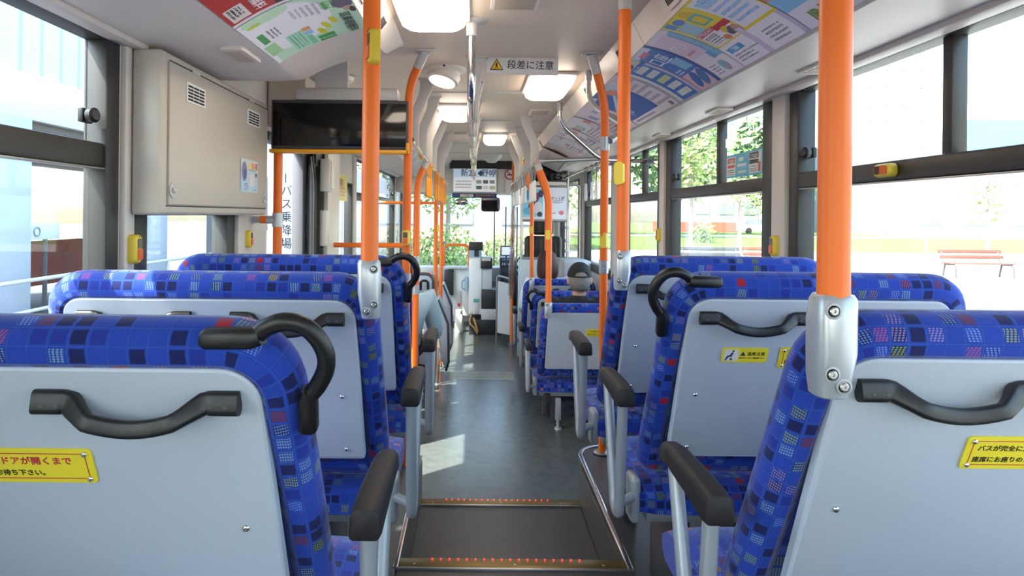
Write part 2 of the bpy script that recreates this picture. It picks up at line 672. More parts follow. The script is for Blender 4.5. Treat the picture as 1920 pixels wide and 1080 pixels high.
# seat podiums at either side of the steps
b = B(); b.box(XL, -0.25, Y0, 3.20, 0.0, 0.40, 0.012); struct('floor_podium_left', b, 'step')
b = B()
def rnd_corner(x0, x1, y0, y1, r, n=8):
    p = [(x1, y0), (x1, y1)]
    p += [(x0 + r - r * math.sin(k / n * math.pi / 2), y1 - r + r * math.cos(k / n * math.pi / 2)) for k in range(n + 1)]
    p += [(x0, y0)]
    return p
b.prism(rnd_corner(0.55, XR, Y0, 3.38, 0.14), lambda a, c, t: (a, c, t), 0.0, 0.40)
struct('floor_podium_right', b, 'step')
b = B()
b.box(0.522, 0.55, 2.19, 3.16, 0.0, 0.385)
b.box(0.535, 0.551, 3.16, 3.26, 0.0, 0.385)
struct('wall_podium_side_right', b, 'panelgrey')
b = B(); b.box(-0.262, -0.246, 2.19, 3.20, 0.0, 0.39); struct('wall_podium_side_left', b, 'panelgrey')
# bright metal edging of the podiums
b = B()
b.flat([(0.541, 2.19, 0.403), (0.541, 3.24, 0.403)] + [(0.55 + 0.14 - 0.14 * math.cos(k / 8 * math.pi / 2) - 0.004, 3.24 + 0.14 * math.sin(k / 8 * math.pi / 2), 0.403) for k in range(1, 9)] + [(0.80, 3.383, 0.403)], 0.022, 0.012)
struct('trim_podium_edge_right', b, 'chrome')
b = B(); b.flat([(-0.256, 2.19, 0.404), (-0.256, 3.20, 0.404)], 0.018, 0.010); struct('trim_podium_edge_left', b, 'chrome')

def nosing(y, z, x0, x1, n, lx0, lx1, label):
    t = thing('step_nosing', label, 'step edge', ((x0 + x1) / 2, y, z))
    b = B(); b.box(x0, x1, y - 0.055, y + 0.004, z - 0.002, z + 0.008, 0.003); obj('tread_strip', b, 'brass', t)
    b = B(); b.box(x0, x1, y - 0.064, y - 0.055, z - 0.002, z + 0.009, 0.002); obj('edge_strip', b, 'steel', t)
    for k in range(n):
        x = lx0 + (lx1 - lx0) * k / (n - 1)
        b = B(); b.sph((x, y - 0.004, z + 0.009), 0.0027, (1, 1, 0.7), n=5); obj('led_lamp', b, 'red_led', t)
    for x in (x0 + 0.06, (x0 + x1) / 2, x1 - 0.10):
        b = B(); b.sph((x, y - 0.036, z + 0.008), 0.005, (1, 1, 0.35), n=5); obj('screw', b, 'steel', t)
nosing(2.245, 0.40, -0.255, 0.552, 18, -0.135, 0.375, 'brass step edge with red lamps at the top step nearest the camera')
nosing(3.17, 0.20, -0.248, 0.53, 18, -0.125, 0.37, 'brass step edge with red lamps at the lower step down to the aisle')

# side walls with openings
def side_wall(name, x, sgn, holes, zt=2.46):
    b = B()
    xs = sorted((x, x + sgn * WT))
    y = Y0
    for (a, c, z0, z1) in holes:
        b.box(xs[0], xs[1], y, a, -0.05, zt)
        if z0 > -0.05:
            b.box(xs[0], xs[1], a, c, -0.05, z0)
        b.box(xs[0], xs[1], a, c, z1, zt)
        y = c
    b.box(xs[0], xs[1], y, Y1, -0.05, zt)
    struct(name, b, 'wall')
WB, WTOP = 1.02, 2.103
LW = [(0.85, 1.92, WB, WTOP), (2.0, 2.85, WB, 1.60), (3.30, 4.10, 0.02, 2.02), (4.67, 5.58, 0.95, 1.86), (5.72, 8.55, 0.95, WTOP), (8.78, 9.56, 0.02, 2.05)]
RW = [(-0.95, 2.57, WB, WTOP), (2.70, 4.22, WB, WTOP), (4.34, 5.52, WB, WTOP), (5.84, 7.33, WB, WTOP), (7.75, 9.45, 0.95, 2.05)]
side_wall('wall_left', XL, -1, [(-0.95, 0.30, WB, WTOP)] + LW)  # unseen rear bay; blank wall after it shaped to keep sun off the near seat
side_wall('wall_right', XR, 1, RW)

WN = [0]
def window(x, sgn, y0, y1, z0, z1, bar, mull, fr=0.05, latch=None, framemat='frame'):
    WN[0] += 1
    t = sroot('window_%d' % WN[0], (x, (y0 + y1) / 2, z0))
    xa, xb = sorted((x - sgn * 0.006, x + sgn * 0.062))
    b = B()
    b.box(xa, xb, y0, y0 + fr, z0, z1, 0.006)
    b.box(xa, xb, y1 - fr, y1, z0, z1, 0.006)
    b.box(xa, xb, y0, y1, z0, z0 + fr, 0.006)
    b.box(xa, xb, y0, y1, z1 - 0.012, z1, 0.003)
    obj('window_frame', b, framemat, t)
    g0, g1 = sorted((x + sgn * 0.040, x + sgn * 0.045))
    if bar:
        b = B(); b.box(xa + 0.002, xb - 0.008, y0 + 0.01, y1 - 0.01, bar[0], bar[1], 0.008); obj('sash_bar', b, 'sash', t)
        b = B(); b.box(*sorted((x - sgn * 0.004, x + sgn * 0.02)), y0 + fr, y1 - fr, bar[0] - 0.006, bar[0], 0.002); obj('sash_trim', b, 'steel', t)
        b = B(); b.box(g0, g1, y0 + fr, y1 - fr, z0 + fr, bar[0] + 0.01); obj('lower_pane', b, 'glass', t)
        ys = [y0 + fr] + ([mull] if mull else []) + [y1 - fr]
        for i in range(len(ys) - 1):
            q = 0.010 * (1 if i else -1) * sgn
            b = B(); b.box(g0 + q, g1 + q, ys[i], ys[i + 1], bar[1] - 0.01, z1 - 0.005); obj('sliding_pane', b, 'glass', t)
        if mull:
            b = B(); b.box(*sorted((x + sgn * 0.012, x + sgn * 0.056)), mull - 0.018, mull + 0.018, bar[1] - 0.005, z1 - 0.003, 0.004); obj('mullion', b, 'sash', t)
    else:
        b = B(); b.box(g0, g1, y0 + fr, y1 - fr, z0 + fr, z1 - 0.01); obj('pane', b, 'glass', t)
    if latch:
        ly, lz = latch
        b = B()
        b.lathe([(0.012, 0), (0.012, 0.014), (0.020, 0.020), (0.021, 0.036), (0.014, 0.042)], (x + sgn * 0.03, ly, lz), (-sgn, -0.2, 0), 14)
        b.box(*sorted((x + sgn * 0.02, x + sgn * 0.036)), ly - 0.02, ly + 0.03, lz - 0.02, lz + 0.02, 0.004)
        obj('window_latch', b, 'black', t)
    return t
LBAR, RBAR = (1.724, 1.795), (1.715, 1.776)
window(XL, -1, *LW[0], LBAR, 1.05, 0.07, (1.80, 1.866))
window(XL, -1, -0.95, 0.30, WB, WTOP, LBAR, -0.3, 0.07)  # unseen window, added to let skylight onto the near seat backs
window(XL, -1, *LW[1], None, None, 0.09)
window(XL, -1, *LW[3], None, None, 0.03)
window(XL, -1, *LW[4], LBAR, 7.1, 0.06, (8.4, 1.86))
window(XR, 1, *RW[0], RBAR, 1.735, 0.075, (2.455, 1.848))
window(XR, 1, *RW[1], RBAR, 3.372, 0.11, (4.06, 1.85))
window(XR, 1, *RW[2], RBAR, 4.88, 0.08, (5.40, 1.85))
window(XR, 1, *RW[3], RBAR, 6.5, 0.08, (7.2, 1.85))
window(XR, 1, *RW[4], None, None, 0.06)

# pale pillars between the windows, with rubber seams
TN = [0]
def trim(b, m):
    TN[0] += 1
    return struct('trim_%d' % TN[0], b, m)
for y0, y1 in ((2.578, 2.692), (4.228, 4.332), (5.528, 5.832), (7.338, 7.48)):
    b = B(); b.box(XR - 0.02, XR + 0.004, y0, y1, WB - 0.02, 2.10, 0.008); trim(b, 'wall')
for y0, y1 in ((1.93, 1.99), (2.86, 3.24), (5.59, 5.71)):
    b = B(); b.box(XL - 0.004, XL + 0.018, y0, y1, WB - 0.02, 2.10, 0.008); trim(b, 'wall')
for x, sg, y0, y1 in ((XR, -1, Y0, 7.6), (XL, 1, Y0, 1.99), (XL, 1, 5.7, 8.6)):
    xa, xb = sorted((x, x + sg * 0.055))
    b = B(); b.box(xa, xb, y0, y1, 2.092, 2.114, 0.004); trim(b, 'cove')
for x, sg, y0, y1 in ((XR, -1, Y0, 7.6), (XL, 1, Y0, 3.2)):
    xa, xb = sorted((x, x + sg * 0.03))
    b = B(); b.box(xa, xb, y0, y1, 0.97, 1.02, 0.01); trim(b, 'wallgrey')

# ceiling and the coves that carry the posters
b = B(); b.box(-0.31, 0.585, Y0, Y1, CEIL, CEIL + 0.04); struct('ceiling', b, 'ceiling')
b = B(); b.box(XL - WT, XR + WT, Y0, Y1, 2.46, 2.50); struct('roof', b, 'ceiling')  # unseen outer slab, added to block sky light above the coves
AR_T, AR_B = V((0.63, 2.245)), V((0.92, 2.12))
AL_T, AL_B = V((-0.375, 2.245)), V((-0.682, 2.12))
def ad_curve(top, bot, sag, n=8):
    d = bot - top
    nn = V((-d.y, d.x)).normalized()
    if nn.y < 0:
        nn = -nn
    return [top + d * (k / n) + nn * (sag * 4 * (k / n) * (1 - k / n)) for k in range(n + 1)]
SAG = 0.018
curR, curL = ad_curve(AR_T, AR_B, SAG), ad_curve(AL_T, AL_B, SAG)
profR = [(0.585, CEIL + 0.001)] + [tuple(p) for p in curR] + [(0.935, 2.112), (1.06, 2.106), (1.09, 2.107), (1.25, 2.108)]
profL = [(-0.31, CEIL + 0.001)] + [tuple(p) for p in curL] + [(-0.70, 2.112), (-0.80, 2.106), (-1.06, 2.108)]
b = B(); b.strip(profR, Y0, 7.5, thick=0.02); struct('ceiling_cove_right', b, 'cove', angle=25)
b = B(); b.strip(profL, Y0, 2.42, thick=-0.02)
# rounded end of the left cove where the door bay begins
for k in range(8):
    a0, a1 = k / 8 * math.pi / 2, (k + 1) / 8 * math.pi / 2
    def pr(a):
        lift = 1 - math.cos(a)
        return [(x, z + (CEIL - z) * lift) for x, z in profL], 2.42 + 0.40 * math.sin(a)
    (pa, ya), (pb, yb) = pr(a0), pr(a1)
    b.ring_loft([[V((x, ya, z)) for x, z in pa], [V((x, yb, z)) for x, z in pb]], False, closed=False)
struct('ceiling_cove_left', b, 'cove', angle=25)
b = B(); b.strip([(-0.31, CEIL + 0.001), (-0.75, 2.325), (-1.06, 2.31)], 2.78, 4.66, thick=-0.02); struct('ceiling_door_bay', b, 'ceiling')
b = B(); b.strip(profL, 4.66, 8.7, thick=-0.02); struct('ceiling_cove_front_left', b, 'cove', angle=25)
b = B(); b.box(XL, -0.31, 4.62, 4.66, 2.10, 2.36); struct('wall_door_bay_end', b, 'cove')
# thin rubber seams across the ceiling
for y in (3.86, 5.0, 5.7, 6.6, 7.6):
    b = B(); b.box(-0.31, 0.585, y - 0.008, y + 0.008, CEIL - 0.005, CEIL + 0.002, 0.002); trim(b, 'wallgrey')
for y in (2.43, 3.6):
    b = B(); b.flat([(0.588, y, 2.326), (0.632, y, 2.243)] , 0.004, 0.003, up=(0.8, 0, 0.6)); trim(b, 'vent')

# rear wall (unseen, behind the camera), opening sized to light the seat backs
b = B()
b.box(XL - WT, XR + WT, Y0 - 0.06, Y0, -0.05, 1.50)
b.box(XL - WT, XR + WT, Y0 - 0.06, Y0, 2.05, 2.5)
b.box(XL - WT, -0.85, Y0 - 0.06, Y0, 1.50, 2.05)
b.box(1.04, XR + WT, Y0 - 0.06, Y0, 1.50, 2.05)
struct('wall_back', b, 'wall')

# front of the bus
b = B()
b.box(XL - WT, XR + WT, Y1 - 0.04, Y1 + 0.04, -0.05, 0.80)
b.box(XL - WT, XL + 0.06, Y1 - 0.04, Y1 + 0.04, 0.80, 2.5)
b.box(XR - 0.06, XR + WT, Y1 - 0.04, Y1 + 0.04, 0.80, 2.5)
b.box(XL - WT, XR + WT, Y1 - 0.04, Y1 + 0.04, 2.02, 2.5)
struct('wall_front', b, 'wall')
b = B(); b.box(XL + 0.06, XR - 0.06, Y1 - 0.005, Y1 + 0.003, 0.80, 2.02); t = sroot('window_%d' % (WN[0] + 1), (0, Y1, 0.8)); obj('pane', b, 'glass', t)
b = B(); b.box(XL, XR, 8.72, Y1 - 0.05, 1.90, 2.30, 0.01); struct('wall_bulkhead', b, 'wall')
b = B(); b.box(-0.34, 0.66, 8.70, 8.722, 2.22, 2.328); struct('trim_gap_shade', b, 'charcoal')  # charcoal board stands in for the shaded gap above the display
b = B(); b.box(0.30, 0.307, 8.714, 8.722, 1.90, 2.21); b.box(0.40, 0.406, 8.714, 8.722, 1.90, 2.21); struct('trim_bulkhead_seam', b, 'vent')

# middle door: opening on the left side
def door_leaf(x, y0, y1, z0, z1, st=0.06):
    b = B()
    for c in ((y0, y0 + st, z0, z1), (y1 - st, y1, z0, z1), (y0, y1, z0, z0 + 0.12), (y0, y1, z1 - 0.10, z1)):
        b.box(x - 0.02, x + 0.015, c[0], c[1], c[2], c[3], 0.008)
    return b
d = sroot('door_1', (XL, 3.7, 0.02))
b = B()
b.box(XL - 0.06, XL + 0.01, 3.96, 4.10, 0.02, 2.02, 0.01)
b.box(XL - 0.06, XL + 0.01, 3.30, 4.10, 1.97, 2.02, 0.01)
obj('door_jamb', b, 'darkgrey', d)
obj('door_leaf', door_leaf(XL + 0.045, 4.02, 4.62, 0.05, 2.0, 0.05), 'darkgrey', d)
b = B(); b.box(XL + 0.042, XL + 0.046, 4.07, 4.57, 0.16, 1.91); obj('door_pane', b, 'tglass', d)
b = B(); b.tube(fillet([(XL + 0.055, 3.985, 1.95), (XL + 0.075, 3.985, 1.80), (XL + 0.075, 3.985, 1.25)], 0.1), 0.011, 8); obj('door_seal', b, 'black', d)
b = B(); b.box(XL, XL + 0.20, 3.28, 4.64, 2.04, 2.31, 0.02); struct('trim_door_header', b, 'cove')
# wall behind the open door leaf
b = B(); b.box(XL + 0.07, XL + 0.10, 4.24, 4.60, 0.0, 2.10, 0.006); struct('wall_door_pocket', b, 'offwhite')
d = sroot('door_2', (XL, 9.17, 0.02))
obj('door_leaf', door_leaf(XL - 0.02, 8.79, 9.55, 0.03, 2.03, 0.05), 'frame', d)
b = B(); b.box(XL - 0.024, XL - 0.02, 8.84, 9.50, 0.15, 1.93); obj('door_pane', b, 'tglass', d)
# ------------------------------------------------------------------ seats
TH = R(22)
NT = ['バスが完全に止まり、', 'ドアが開くまで', '座席にお座りのままお待ち下さい。']

def rrect(w0, w1, h0, h1, r_t, r_b, inset, n=9):
    """rounded rectangle outline, counter-clockwise, same point count for any inset"""
    w0, w1, h0, h1 = w0 + inset, w1 - inset, h0 + inset, h1 - inset
    q = 0.49 * min(w1 - w0, h1 - h0)
    rt, rb = min(q, max(r_t - inset, r_t * 0.2)), min(q, max(r_b - inset, r_b * 0.2))
    pts = []
    for (cx, cy, r, a0) in ((w1 - rb, h0 + rb, rb, -90), (w1 - rt, h1 - rt, rt, 0), (w0 + rt, h1 - rt, rt, 90), (w0 + rb, h0 + rb, rb, 180)):
        for k in range(n):
            a = R(a0 + 90 * k / (n - 1))
            pts.append((cx + r * math.cos(a), cy + r * math.sin(a)))
    # subdivide the straight runs a little for a clean pattern
    return pts

def seat(side, x0, x1, d, z0, label, group, top=None, loop=False, handles=2, notice=None, warn=None, leg=False, extra_h=(), armrest=True, nolower=False):
    """side -1 left / +1 right of the aisle; x0..x1 across, d = depth of the top edge, z0 = floor under the seat"""
    zt = z0 + ((1.440 if side < 0 else 1.450) - 0.40)
    H = 0.575
    aisle = x1 if side < 0 else x0
    sg = -side        # towards the aisle
    t = thing('passenger_bench', label, 'seat', ((x0 + x1) / 2, d + 0.3, max(z0, 0)), group)
    def P(u, w, y):   # u = world x, w = up the back measured from its top (negative down), y = forward off the rear face
        return V((u, d - w * math.sin(TH) + y * math.cos(TH), zt + w * math.cos(TH) + y * math.sin(TH)))
    # blue cushion back: roll around the rim
    rings, uvs = [], []
    sec = [(0.058, 0.004), (0.044, -0.006), (0.026, -0.004), (0.010, 0.007), (0.001, 0.024), (0.0, 0.044), (0.010, 0.066), (0.028, 0.080), (0.055, 0.088), (0.12, 0.094)]
    HB = H + 0.085
    o2 = rrect(x0, x1, -HB, 0, 0.105, 0.05, 0.0)
    arc = [0]
    for i in range(len(o2)):
        a, c = o2[i], o2[(i + 1) % len(o2)]
        arc.append(arc[-1] + math.hypot(c[0] - a[0], c[1] - a[1]))
    cs, off = 0, random.random() * 20
    for k, (ins, y) in enumerate(sec):
        if k:
            cs += math.hypot(ins - sec[k - 1][0], y - sec[k - 1][1])
        rings.append([P(a, c, y + 0.055 * max(0, min(1, (-H + 0.03 - c) / 0.05))) for a, c in rrect(x0, x1, -HB, 0, 0.105, 0.05, ins)])
        uvs.append([(a + off, cs + off) for a in arc])
    b = B(); b.ring_loft(rings, True, uvs=uvs); obj('backrest', b, 'fabric', t)
    # grey laminate rear panel
    b = B()
    oo = rrect(x0, x1, -H - 0.012, 0, 0.105, 0.05, 0.052)
    oi = rrect(x0, x1, -H - 0.012, 0, 0.105, 0.05, 0.055)
    b.ring_loft([[P(a, c, 0.012) for a, c in oo], [P(a, c, -0.003) for a, c in oo], [P(a, c, -0.006) for a, c in oi]], True)
    obj('rear_panel', b, 'shell', t)
    for u, w in ((aisle - sg * 0.10, -0.33), (aisle - sg * 0.10, -0.50), (x0 + x1 - aisle + sg * 0.10, -0.33), (x0 + x1 - aisle + sg * 0.10, -0.50)):
        b = B(); b.sph(P(u, w, -0.007), 0.0058, (1, 0.7, 1), n=6); obj('panel_screw', b, 'chrome', t)
    # seat cushion
    zc = z0 + 0.45
    yb = d + 0.265
    b = B()
    prof = [(yb, zc - 0.09), (yb + 0.0, zc - 0.03), (yb + 0.05, zc - 0.004), (yb + 0.15, zc - 0.008), (yb + 0.32, zc + 0.004), (yb + 0.41, zc - 0.005), (yb + 0.448, zc - 0.035), (yb + 0.45, zc - 0.075), (yb + 0.42, zc - 0.10), (yb + 0.2, zc - 0.105)]
    N = 16
    rings, uvs = [], []
    for i in range(N + 1):
        x = x0 + (x1 - x0) * i / N
        e = min(i, N - i)
        shr = (0.030, 0.008, 0)[min(e, 2)]
        cy, cz = yb + 0.225, zc - 0.055
        rings.append([V((x, cy + (y - cy) * (1 - shr * 0.8), cz + (z - cz) * (1 - shr * 8 * 0.8))) for y, z in prof])
        uvs.append(None)
    per = [0]
    for i in range(len(prof)):
        a, c = prof[i], prof[(i + 1) % len(prof)]
        per.append(per[-1] + math.hypot(c[0] - a[0], c[1] - a[1]))
    uvs = [[(x0 + (x1 - x0) * i / N + off, q + off) for q in per] for i in range(N + 1)]
    b.ring_loft(rings, True, uvs=uvs)
    obj('seat_cushion', b, 'fabric', t)
    # frame under the cushion
    b = B()
    b.box(x0 + 0.03, x1 - 0.03, yb + 0.05, yb + 0.42, zc - 0.135, zc - 0.10, 0.006)
    obj('seat_frame', b, 'greymetal', t)
    if leg:
        lx = x0 + 0.155
        b = B()
        b.box(lx - 0.02, lx + 0.02, d + 0.19, d + 0.23, 0.07, zc - 0.12, 0.004)
        b.cyl((lx, d + 0.21, 0.0), (lx, d + 0.21, 0.08), 0.012)
        b.lathe([(0.028, 0), (0.026, 0.010), (0.013, 0.016)], (lx, d + 0.21, 0.0))
        obj('leg', b, 'greymetal', t)
        b = B()
        b.box(lx - 0.10, lx - 0.045, d + 0.30, d + 0.40, 0.06, 0.24, 0.01)
        b.tube(fillet([(lx - 0.08, d + 0.33, 0.24), (lx - 0.09, d + 0.30, 0.16), (lx - 0.06, d + 0.30, 0.05)], 0.04), 0.008, 8)
        obj('heater_unit', b, 'charcoal', t)
        b = B(); b.box(lx + 0.30, lx + 0.34, d + 0.30, d + 0.36, 0.0, zc - 0.12, 0.004); obj('leg', b, 'greymetal', t)
    else:
        for q in (0.2, 0.75):
            lx = x0 + (x1 - x0) * q
            b = B(); b.box(lx - 0.025, lx + 0.025, yb + 0.10, yb + 0.36, z0, zc - 0.12, 0.006); obj('leg', b, 'darkgrey', t)
    # armrest at the aisle side
    if armrest:
        ax = aisle + sg * 0.070
        za = z0 + 0.745
        ya, yz = d + 0.150, d + 0.430
        b = B()
        rings = []
        for y, w, h, dz in ((ya - 0.004, 0.036, 0.034, -0.006), (ya, 0.045, 0.048, 0), (ya + 0.02, 0.048, 0.052, 0.002), (ya + 0.10, 0.048, 0.046, 0.004), (yz - 0.06, 0.045, 0.040, 0.003), (yz - 0.01, 0.042, 0.040, -0.004), (yz, 0.034, 0.028, -0.010)):
            za2 = za + dz - h / 2
            rings.append([V((ax + px * (1 + 0.05 * (pz < 0)), y, za2 + pz)) for px, pz in rrect(-w / 2, w / 2, -h / 2, h / 2, 0.014, 0.007, 0, 5)])
        b.ring_loft(rings, True)
        obj('armrest_pad', b, 'pad', t)
        b = B()
        b.tube(fillet([(ax, ya + 0.040, za - 0.045), (ax, ya + 0.075, z0 + 0.375), (ax, ya + 0.13, z0 + 0.385), (ax, yz - 0.04, za - 0.036)], 0.055, 8), 0.0145, 12)
        obj('armrest_tube', b, 'greymetal', t)
        b = B()
        b.box(*sorted((aisle - sg * 0.004, aisle + sg * 0.026)), d + 0.27, d + 0.345, z0 + 0.33, z0 + 0.46, 0.012, 3)
        b.cyl((aisle, d + 0.30, z0 + 0.405), (ax, d + 0.235, z0 + 0.405), 0.013)
        obj('armrest_bracket', b, 'greymetal', t)
    # black bow handles on the rear panel
    hw = []
    if handles >= 1:
        hw.append(aisle - sg * 0.215)
    if handles >= 2:
        hw.append(aisle - sg * 0.585)
    for hx in hw:
        b = B()
        W2 = 0.137
        pts, wid, thk = [], [], []
        for k in range(41):
            s = k / 40
            xx = hx - W2 + 2 * W2 * s
            m = max(0, 1 - ((s - 0.5) / 0.33) ** 2)
            e = max(0, min(1, (abs(s - 0.5) - 0.24) / 0.12))
            pts.append(P(xx, -0.098 - 0.022 * m * (0.6 + 0.4 * m), -0.014 - 0.028 * min(1, m * 1.6)))
            wid.append(0.0235 + 0.0095 * e)
            thk.append(0.016 + 0.006 * e)
        b.flat(pts, wid, thk, up=(0, -1, 0.2))
        h = obj('grab_handle', b, 'black', t)
        for dx in (-0.122, -0.102, 0.102, 0.122):
            b = B(); b.lathe([(0.0055, 0), (0.0055, 0.002), (0.003, 0.003)], P(hx + dx, -0.100, -0.0245), (0, -1, -0.24), 10); obj('screw', b, 'darkgrey', h)
    if loop:
        b = B()
        pp = [(-0.108, -0.012), (-0.060, -0.010), (-0.038, 0.004), (-0.016, 0.012), (0.008, 0.008), (0.026, -0.010), (0.036, -0.036), (0.034, -0.062), (0.022, -0.088), (0.008, -0.108), (0.004, -0.130)]
        q = [V((a, c, 0)) for a, c in pp]
        fine = []
        for i in range(len(q) - 1):      # Catmull-Rom
            p0, p1, p2, p3 = q[max(i - 1, 0)], q[i], q[i + 1], q[min(i + 2, len(q) - 1)]
            for k in range(5):
                s = k / 5
                fine.append(0.5 * ((2 * p1) + (p2 - p0) * s + (2 * p0 - 5 * p1 + 4 * p2 - p3) * s * s + (3 * p1 - p0 - 3 * p2 + p3) * s ** 3))
        fine.append(q[-1])
        b.tube([P(aisle + sg * p.x, p.y, 0.014) for p in fine], 0.0125, 12, ry=0.0125)
        lp = obj('loop_handle', b, 'black', t)
        b = B()
        b.flat([P(aisle + sg * -0.122, -0.013, 0.014), P(aisle + sg * -0.118, -0.013, 0.013), P(aisle + sg * -0.058, -0.012, 0.013), P(aisle + sg * -0.046, -0.008, 0.013)], [0.030, 0.036, 0.036, 0.026], [0.022, 0.028, 0.028, 0.024], up=(0, 0, 1))
        obj('loop_handle_foot', b, 'black', lp)
        b = B()
        b.flat([P(aisle + sg * 0.010, -0.096, 0.014), P(aisle + sg * 0.006, -0.112, 0.014), P(aisle + sg * 0.003, -0.160, 0.014), P(aisle + sg * 0.003, -0.164, 0.014)], [0.024, 0.030, 0.030, 0.024], [0.020, 0.026, 0.026, 0.022], up=(1, 0, 0))
        obj('loop_handle_foot', b, 'black', lp)
    def nplate(cx, w, W, Hh):
        m = plane_m(P(cx, w, -0.0075), (1, 0, 0), P(cx, w + 1, 0) - P(cx, w, 0))
        b = B()
        b.prism(rrect(-W / 2, W / 2, -Hh / 2, Hh / 2, 0.006, 0.006, 0, 4), lambda a, c, s: m @ V((a, c, s)), -0.001, 0.0012)
        pl = obj('notice_plate', b, 'plate', t)
        return m, pl
    if notice is not None:
        for ncx in notice:
            W, Hh = 0.258, 0.060
            m, pl = nplate(ncx, -0.214, W, Hh)
            tag(pl, 'yellow notice plate with black and red writing')
            b = B()
            for a in ((-W / 2 + 0.010, W / 2 - 0.010, Hh / 2 - 0.008), (-W / 2 + 0.010, W / 2 - 0.010, -Hh / 2 + 0.008)):
                b.prism([(a[0], a[2] - 0.0006), (a[1], a[2] - 0.0006), (a[1], a[2] + 0.0006), (a[0], a[2] + 0.0006)], lambda p, c, s: m @ V((p, c, s)), 0.0010, 0.0016)
            for x in (-W / 2 + 0.010, W / 2 - 0.010):
                b.prism([(x - 0.0006, -Hh / 2 + 0.008), (x + 0.0006, -Hh / 2 + 0.008), (x + 0.0006, Hh / 2 - 0.008), (x - 0.0006, Hh / 2 - 0.008)], lambda p, c, s: m @ V((p, c, s)), 0.0010, 0.0016)
            obj('border_line', b, 'inkred', pl)
            b = B()
            b.text(NT[0], 0.0114, m @ M.Translation((-W / 2 + 0.018, 0.0085, 0.0015)), align='LEFT', bold=0.00012)
            b.text(NT[2], 0.0111, m @ M.Translation((-W / 2 + 0.015, -0.0125, 0.0015)), align='LEFT', bold=0.00012)
            obj('lettering', b, 'ink', pl, smooth=False)
            b = B(); b.text(NT[1], 0.0146, m @ M.Translation((-W / 2 + 0.126, 0.0085, 0.0015)), align='LEFT', bold=0.0002); obj('lettering', b, 'inkred', pl, smooth=False)
            for x in (-W / 2 + 0.010, W / 2 - 0.010):
                for y in (-Hh / 2 + 0.008, Hh / 2 - 0.008):
                    b = B(); b.sph(m @ V((x, y, 0.002)), 0.0042, (1, 0.6, 1), n=6); obj('rivet', b, 'chrome', pl)
    if warn is not None:
        W, Hh = 0.115, 0.042
        m, pl = nplate(warn, -0.208, W, Hh)
        tag(pl, 'small yellow plate with seated figure pictogram')
        f = lambda p, c, s: m @ V((p, c, s))
        b = B(); b.prism(rrect(-0.052, -0.016, -0.0165, 0.0165, 0.004, 0.004, 0, 4), f, 0.001, 0.0016); obj('pictogram_field', b, 'signwhite', pl)
        b = B()
        b.prism([(-0.030 + 0.0026 * math.cos(k * math.pi / 6), 0.0125 + 0.0026 * math.sin(k * math.pi / 6)) for k in range(12)], f, 0.0016, 0.0022)
        b.prism([(-0.033, 0.009), (-0.029, 0.008), (-0.033, -0.004), (-0.041, -0.005), (-0.046, -0.015), (-0.049, -0.014), (-0.044, -0.001), (-0.038, 0.0)], f, 0.0016, 0.0022)
        b.prism([(-0.036, -0.014), (-0.031, -0.014), (-0.031, -0.008), (-0.036, -0.008)], f, 0.0016, 0.0022)
        b.prism([(-0.012, -0.001), (0.002, -0.001), (-0.005, 0.011)], f, 0.001, 0.0016)
        obj('pictogram', b, 'inknavy', pl)
        b = B()
        b.text('温風注意', 0.0112, m @ M.Translation((0.028, 0.004, 0.0015)))
        b.text('足元のヒーターに御注意下さい', 0.0046, m @ M.Translation((0.018, -0.008, 0.0015)))
        obj('lettering', b, 'ink', pl, smooth=False)
    return t

LX0, LX1 = -1.050, -0.235
RX0, RX1 = 0.475, 1.225
GU = 'high-backed blue double seats on the raised rear floor'
seat(-1, LX0, LX1, 0.845, 0.40, 'blue patterned double seat in left foreground, black loop handle on its corner and yellow notice', GU, loop=True, handles=2, notice=[-0.664])
seat(-1, LX0, LX1, 1.54, 0.40, 'blue patterned double seat on the left, second from the camera, sunlit top, silver pole clamp', GU, handles=2)
seat(-1, LX0, LX1, 2.215, 0.40, 'blue patterned double seat on the left, third from the camera, beneath the hanging display', GU, loop=True, handles=2)
seat(1, RX0, RX1, 0.905, 0.40, 'blue patterned double seat in right foreground with thick orange pole clamped to its corner', GU, handles=2, notice=[0.871])
seat(1, RX0, RX1, 1.557, 0.40, 'blue patterned double seat on the right with loop handle and two yellow plates', GU, loop=True, handles=2, warn=0.682, notice=[0.898])
seat(1, RX0, RX1, 2.18, 0.40, 'blue patterned double seat on the right, last one above the steps', GU, handles=2)
GL = 'blue seats on the low floor at the right'
seat(1, RX0 + 0.01, RX1, 4.65, -0.10, 'blue seat the man in the black cap sits on, silver pole clamp and grey legs', GL, handles=0, leg=True, notice=[0.95])
seat(1, RX0 + 0.015, RX1, 5.43, -0.10, 'blue seat with loop handle just in front of the man in the black cap', GL, loop=True, handles=2, leg=True)
seat(1, RX0 + 0.02, RX1, 6.45, -0.10, 'blue seat the woman with the brown bob sits on, farthest on the right', GL, handles=2, leg=True)
seat(-1, -1.04, -0.44, 4.95, -0.10, 'blue seat on the low floor at left holding the passenger in pale teal', 'blue seats on the low floor at the left', handles=1, leg=True)
